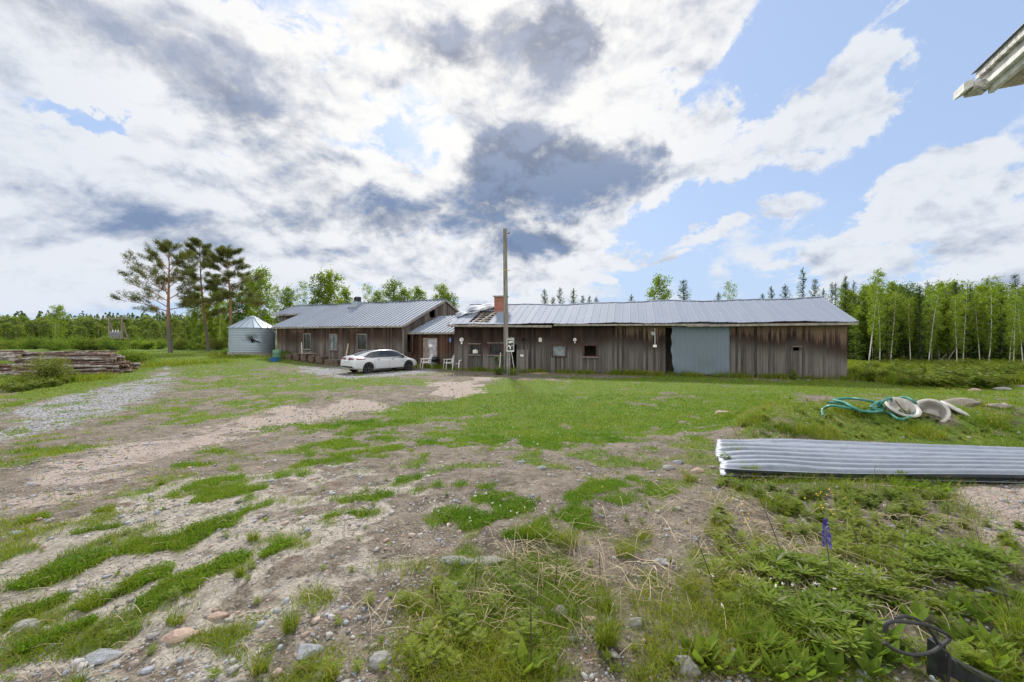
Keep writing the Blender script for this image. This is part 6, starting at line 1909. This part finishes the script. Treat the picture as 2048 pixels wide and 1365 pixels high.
def build_clover():
    x, y, rng = cand(900000, 1.7, 13, mixv=.5, seed=12)
    m = masks(x, y); k = rng.random(len(x)) < ss(.1, .8, m[4]) * .95; x, y = x[k], y[k]
    lx, ly, r2 = cand(120000, 5, 16, 600, 1560, .3, 13); lm = masks(lx, ly); k = r2.random(len(lx)) < lm[0] * .5 * (lm[5] < .5); x = np.concatenate([x, lx[k]]); y = np.concatenate([y, ly[k]])
    n = len(x); z = G(x, y) + rng.uniform(.003, .036, n) * (.5 + fbm(x, y, 3.0, 2, 8)) * 1.2
    sz = np.maximum(.013, .0026 * y) * rng.uniform(.7, 1.4, n)
    V, T = leaves(np.stack([x, y, z], 1), sz, rng, .9, np.tile([0, -.15, 1.0], (n, 1)))
    tag(fast_mesh('clover', V, T, CM), kind='stuff')
    # white clover heads and small yellow flowers
    fm = plain('white_clover_heads', (.70, .68, .62), .7, 0, .2); ym = plain('yellow_petals', (.75, .52, .02), .6, 0, .2)
    C, Y_ = [], []
    for k in range(150):
        u, v = RND.choice([(880, 1030), (1640, 1190), (1540, 1180), (1750, 1170), (1100, 880), (1250, 850), (1020, 1030), (1600, 1220)]); u += RND.gauss(0, 60); v += RND.gauss(0, 18); x, y = unproj(u, max(800, v)); C.append((x, y, g1(x, y) + RND.uniform(.04, .10)))
    for k in range(60):
        u, v = RND.choice([(1480, 1050), (1670, 1020), (1500, 1065), (1980, 845), (1960, 850), (1190, 1000), (1640, 1045), (1750, 825)]); u += RND.gauss(0, 28); v += RND.gauss(0, 9); x, y = unproj(u, max(800, v)); Y_.append((x, y, g1(x, y) + RND.uniform(.10, .22)))
    for nm, L, mt, s in (('clover_blossom', C, fm, .013), ('yellow_flowers', Y_, ym, .0105)):
        L = np.repeat(np.array(L), 7, 0); rg = np.random.default_rng(3); L = L + rg.normal(size=L.shape) * s * .35
        V, T = leaves(L, np.full(len(L), s) * (1 + .0 * L[:, 0]), rg, .8); tag(fast_mesh(nm, V, T, mt), kind='stuff')


build_clover()


def weed_proto(seed, H, kind):
    """Leaf quads of one herb: 0 feathery mugwort, 1 broad dock, 2 lupine fans, 3 nettle."""
    rr = random.Random(seed); rng = np.random.default_rng(seed); C, A, N_, S_, W_ = [], [], [], [], []
    def leaf(c, a, n_, s, w): C.append(c); A.append(a); N_.append(n_); S_.append(s); W_.append(w)
    up = np.array([0, 0, 1.0])
    if kind in (0, 3):
        stems = 3 if kind == 0 else 4
        for s in range(stems):
            az0 = rr.uniform(0, 6.28); tilt = rr.uniform(.05, .45); ax = np.array([math.cos(az0) * tilt, math.sin(az0) * tilt, 1.0]); h = H * rr.uniform(.6, 1.1); b = np.array([rr.uniform(-.05, .05), rr.uniform(-.05, .05), 0])
            for k in range(11 if kind == 0 else 9):
                q = (k + .5) / 11; p = b + ax * h * q; az = k * 2.4 + rr.uniform(-.4, .4); d = np.array([math.cos(az), math.sin(az), .55 - .3 * (1 - q)]); ln = (.075 + .05 * (1 - abs(q - .45) * 1.6)) * (H / .25) ** .6
                if kind == 3:
                    leaf(p + d * ln * .6, d + np.array([0, 0, -.5]), up, ln * 1.15, .5); leaf(p - d * ln * .5 * np.array([1, 1, -1]), -d + np.array([0, 0, .3]), up, ln, .5); continue
                sd_ = np.array([-d[1], d[0], 0])
                leaf(p + d * ln * .55, d, up, ln * .95, .22)
                for f in (.28, .5, .72):
                    for sg in (-1, 1): leaf(p + d * ln * f + sd_ * sg * ln * .20, d * .8 + sd_ * sg * .9, up, ln * (.55 - .25 * f), .34)
    elif kind == 1:
        for k in range(11):
            az = k * 2.4 + rr.uniform(-.3, .3); d = np.array([math.cos(az), math.sin(az), rr.uniform(.5, 1.6)]); d = d / np.linalg.norm(d); ln = H * rr.uniform(.6, 1.1)
            leaf(d * ln * .55, d, up - d * .4, ln, .34)
    else:
        for k in range(9):
            az = k * 2.4 + rr.uniform(-.3, .3); d = np.array([math.cos(az) * .8, math.sin(az) * .8, rr.uniform(.6, 1.4)]); d = d / np.linalg.norm(d); e = d * H * rr.uniform(.5, 1.0)
            for j in range(8):
                a2 = j * 2 * PI / 8; r_ = np.array([math.cos(a2), math.sin(a2), .35]); leaf(e + r_ * .04, r_, up, .085, .26)
    V, T = [], []
    C, A, N_, S_, W_ = map(np.array, (C, A, N_, S_, W_))
    a = unit(A); b = unit(np.cross(N_, a)); s = S_[:, None]
    V = np.stack([C - a * s * .5, C + b * s * W_[:, None] * .5 + a * s * .05, C + a * s * .5, C - b * s * W_[:, None] * .5 + a * s * .05], 1)
    return V.reshape(-1, 3)


def scatter_plants(name, protos, pts, mat, sc, seed):
    rng = np.random.default_rng(seed); Vs = []
    for (x, y) in pts:
        p = protos[rng.integers(len(protos))]; a = rng.uniform(0, 2 * PI); s = rng.uniform(*sc); c, sn = math.cos(a), math.sin(a)
        q = p * s; Vs.append(np.stack([q[:, 0] * c - q[:, 1] * sn + x, q[:, 0] * sn + q[:, 1] * c + y, q[:, 2] + g1(x, y) - .005], 1))
    V = np.concatenate(Vs)
    return tag(fast_mesh(name, V, np.arange(len(V)).reshape(-1, 4), mat), kind='stuff')


def build_weeds():
    mug = [weed_proto(i, .24, 0) for i in range(5)]; dock = [weed_proto(10 + i, .17, 1) for i in range(3)]; lup = [weed_proto(20 + i, .16, 2) for i in range(3)]; net = [weed_proto(30 + i, .7, 3) for i in range(4)]
    rr = random.Random(17)
    def region(poly, n, dens=None):
        out = []; us = [p[0] for p in poly]; vs = [p[1] for p in poly]
        while len(out) < n:
            u, v = rr.uniform(min(us), max(us)), rr.uniform(min(vs), max(vs)); ins = False
            for i in range(len(poly)):
                (x1, y1), (x2, y2) = poly[i], poly[(i + 1) % len(poly)]
                if (y1 > v) != (y2 > v) and u < (x2 - x1) * (v - y1) / (y2 - y1) + x1: ins = not ins
            if ins: out.append(unproj(u, v))
        return out
    P = region([(1470, 965), (1560, 975), (1900, 990), (1890, 1060), (1760, 1100), (1600, 1040), (1480, 1000)], 210) + region([(1560, 1040), (1900, 1080), (2048, 1180), (2048, 1365), (1780, 1365), (1620, 1250)], 240)
    P += region([(830, 1200), (900, 1170), (1060, 1200), (1100, 1290), (1000, 1365), (820, 1365)], 60) + region([(1480, 800), (1640, 795), (2048, 830), (2048, 880), (1470, 875)], 190) + region([(1910, 1050), (2048, 1060), (2048, 1110), (1960, 1100)], 8) + region([(1400, 1000), (1500, 1020), (1560, 1200), (1440, 1240)], 40) + region([(1440, 905), (1500, 940), (1560, 985), (1440, 985)], 24)
    P = [p for p in P if not (1.35 < p[0] < 2.5 and 1.3 < p[1] < 2.35 and rr.random() < .85) and rr.random() < .72]
    scatter_plants('weeds', mug, P, WM, (.20, .58), 3)
    scatter_plants('weeds', [weed_proto(40 + i, .24, 3) for i in range(4)], [p for p in P if rr.random() < .45], GM, (.14, .42), 33)
    P = region([(1460, 1290), (1640, 1290), (1660, 1365), (1440, 1365)], 16) + region([(1260, 1330), (1440, 1320), (1440, 1365)], 8) + region([(1020, 1300), (1110, 1310), (1100, 1365), (1020, 1365)], 4) + region([(1780, 900 + 60), (1910, 970), (1900, 1000), (1780, 985)], 14) + region([(1480, 1180), (2040, 1200), (2040, 1365), (1500, 1365)], 30)
    scatter_plants('dock_leaves', dock, P, grass_mat('dock_leaves', (.06, .12, .015), (.12, .20, .025), (.16, .22, .03)), (.4, .95), 4)
    P = region([(1560, 1120), (1760, 1150), (1700, 1320), (1480, 1300)], 44) + region([(1820, 1090), (2000, 1130), (1960, 1180), (1800, 1150)], 22)
    scatter_plants('lupine_leaves', lup, P, WM, (.5, 1.1), 5)
    P = region([(1700, 735), (1800, 727), (2048, 735), (2100, 760), (1990, 778), (1870, 778), (1720, 768)], 300) + region([(1870, 748), (2000, 752), (2000, 776), (1860, 776)], 90)
    P = [p for p in P if p[0] > BL.pt(22, 0)[0] + .25 or p[1] < 19]
    scatter_plants('undergrowth', net, P[::2], WM, (.5, 1.15), 6); scatter_plants('undergrowth', net, P[1::2], GM, (.45, 1.3), 16)
    P = region([(0, 762), (120, 758), (170, 768), (0, 790)], 90)
    scatter_plants('rough_weeds', net, P, WM, (.35, .75), 7)
    P = region([(600, 950), (1400, 900), (1400, 1365), (0, 1365), (0, 1050)], 130)
    scatter_plants('seedlings', mug + dock, P, WM, (.12, .35), 8)


build_weeds()


def build_stalks():
    rr = random.Random(23); mb = MB()
    def lie(u, v, ln, h0=.01, h1=.06):
        x, y = unproj(u, v); az = rr.uniform(0, 2 * PI); pts = []
        for i in range(5):
            q = i / 4 - .5; px_ = x + math.cos(az) * ln * q; py_ = y + math.sin(az) * ln * q
            pts.append((px_, py_, g1(px_, py_) + h0 + (h1 * rr.random()) + .03 * math.sin(PI * i / 4)))
            az += rr.uniform(-.05, .05)
        mb.tube(pts, [.0013 + .0009 * rr.random()] * 5, 3, False)
    for k in range(900):
        u, v = rr.choice([(1120, 1130), (1250, 1150), (1400, 1000), (1450, 1060), (1480, 940), (1700, 1180), (1560, 1100), (1800, 1060), (1050, 1170), (1650, 1230), (1500, 1150), (950, 1240), (1600, 850)])
        lie(u + rr.gauss(0, 95), min(1360, max(815, v + rr.gauss(0, 34))), rr.uniform(.12, .5))
    for k in range(200):
        lie(rr.uniform(0, 1300), rr.uniform(960, 1360), rr.uniform(.05, .22), .004, .015)
    tag(mb.build('dry_stalks', SM), kind='stuff')
    ds = MB()
    for (u, v, hpx, lean) in [(1062, 1365, 170, 0), (1575, 1140, 150, -55), (1030, 1170, 60, 0), (1430, 1180, 90, -30), (1770, 1040, 60, 8), (1960, 1115, 60, 0), (2020, 1260, 90, -6), (1895, 1050, 50, 3), (950, 1190, 50, 4), (1110, 1185, 70, 6), (1200, 1165, 50, 0), (1720, 1110, 60, -10), (1838, 1100, 50, 12), (1480, 880, 60, -36), (1750, 1000, 60, 4), (1870, 1020, 40, 0)]:
        x, y = unproj(u, v); h = hpx / F * y; z = g1(x, y); dx = lean / F * y
        ds.tube([(x, y, z), (x + dx * .5, y, z + h * .5), (x + dx, y + .03, z + h)], [.0035, .003, .002], 4, False)
        if hpx > 80:
            for k in range(4): ds.tube([(x + dx * (.55 + .1 * k), y, z + h * (.55 + .1 * k)), (x + dx * (.55 + .1 * k) + rr.uniform(-.05, .05), y + rr.uniform(-.03, .03), z + h * (.62 + .1 * k))], .0016, 3, False)
    tag(ds.build('dark_weed_stems', plain('dark_dead_stem', (.06, .045, .035), .85)), kind='stuff')


build_stalks()


def build_pebbles():
    x, y, rng = cand(48000, 1.6, 26, mixv=.75, seed=31)
    m = masks(x, y); n1 = fbm(x, y, 1.3, 3, 51)
    k = rng.random(len(x)) < np.clip((1 - m[0]) * (.25 + 1.3 * (n1 - .4)) + m[1] * .9 + m[2] * .25, .02, 1) * (1 - .8 * m[4]); x, y = x[k], y[k]; n = len(x)
    bm = bmesh.new(); bmesh.ops.create_icosphere(bm, subdivisions=1, radius=1.0); B = np.array([v.co[:] for v in bm.verts]); Tf = np.array([[v.index for v in f.verts] for f in bm.faces]); bm.free()
    s = np.maximum(.006, .0018 * y) * rng.pareto(2.6, n).clip(0, 4.0) * .9 + .0011 * y + .003; s = np.minimum(s, .035)
    V = B[None] * (1 + rng.normal(size=(n, len(B), 1)) * .16) * s[:, None, None] * rng.uniform(.6, 1.3, (n, 1, 3)) * np.array([1, 1, .65])
    a = rng.uniform(0, 2 * PI, n); c, sn = np.cos(a)[:, None], np.sin(a)[:, None]
    V = np.stack([V[..., 0] * c - V[..., 1] * sn + x[:, None], V[..., 0] * sn + V[..., 1] * c + y[:, None], V[..., 2] + (G(x, y) + s * .2)[:, None]], -1)
    T = (np.arange(n)[:, None, None] * len(B) + Tf[None]).reshape(-1, 3)
    mt, nt, b = new_mat('pebbles'); isl = island(nt); c_ = mix((.15, .14, .13), (.42, .40, .38), isl, nt); c_ = mix(c_, (.38, .28, .22), (isl * 9.1)._m('FRACT').ss(.7, .9), nt); c_ = mix(c_, (.30, .32, .36), (isl * 23.7)._m('FRACT').ss(.7, .8), nt)
    c_ = mix(vmath(nt, 'SCALE', c_, .7), c_, noise(nt, worldco(nt), 60.0, 4, .6).ss(.35, .6), nt)
    setc(nt, b, 'Base Color', c_); setc(nt, b, 'Roughness', .9)
    tag(fast_mesh('pebbles', V.reshape(-1, 3), T, mt), kind='stuff')


build_pebbles()


def build_lupine():
    x, y = unproj(1662, 1180); z = g1(x, y); t = thing('lupine', 'single purple-blue lupine flower spike standing in the weeds', 'flower', (x, y, z))
    tip = P3(1651, 1040, y) - Vector((x, y, z)); base = P3(1654, 1093, y) - Vector((x, y, z))
    MB().tube([(0, 0, 0), tuple(base * .55 + Vector((.008, 0, 0))), tuple(base), tuple(tip)], [.0045, .004, .0035, .0015], 6).build('stem', plain('lupine_stem', (.10, .12, .05), .7), t)
    rg = np.random.default_rng(4); C, A, N_ = [], [], []
    for k in range(19):
        q = k / 18
        for j in range(7):
            a = j * 2 * PI / 7 + k * .45; r = .021 * (1 - .72 * q ** 2.0); c = np.array(base.lerp(tip, q)[:]) + np.array([math.cos(a) * r, math.sin(a) * r, 0]); C.append(c); A.append([math.cos(a), math.sin(a), .9])
    V, T = leaves(np.array(C), rg.uniform(.016, .023, len(C)), rg, .72, None, np.array(A))
    m, nt, b = new_mat('lupine_petals'); isl = island(nt); setc(nt, b, 'Base Color', mix((.045, .035, .20), (.13, .10, .42), isl, nt)); setc(nt, b, 'Roughness', .6)
    fast_mesh('blossom', V, T, m, t)
    V = weed_proto(77, .2, 2); fast_mesh('leaves', V * .9, np.arange(len(V)).reshape(-1, 4), WM, t)


build_lupine()
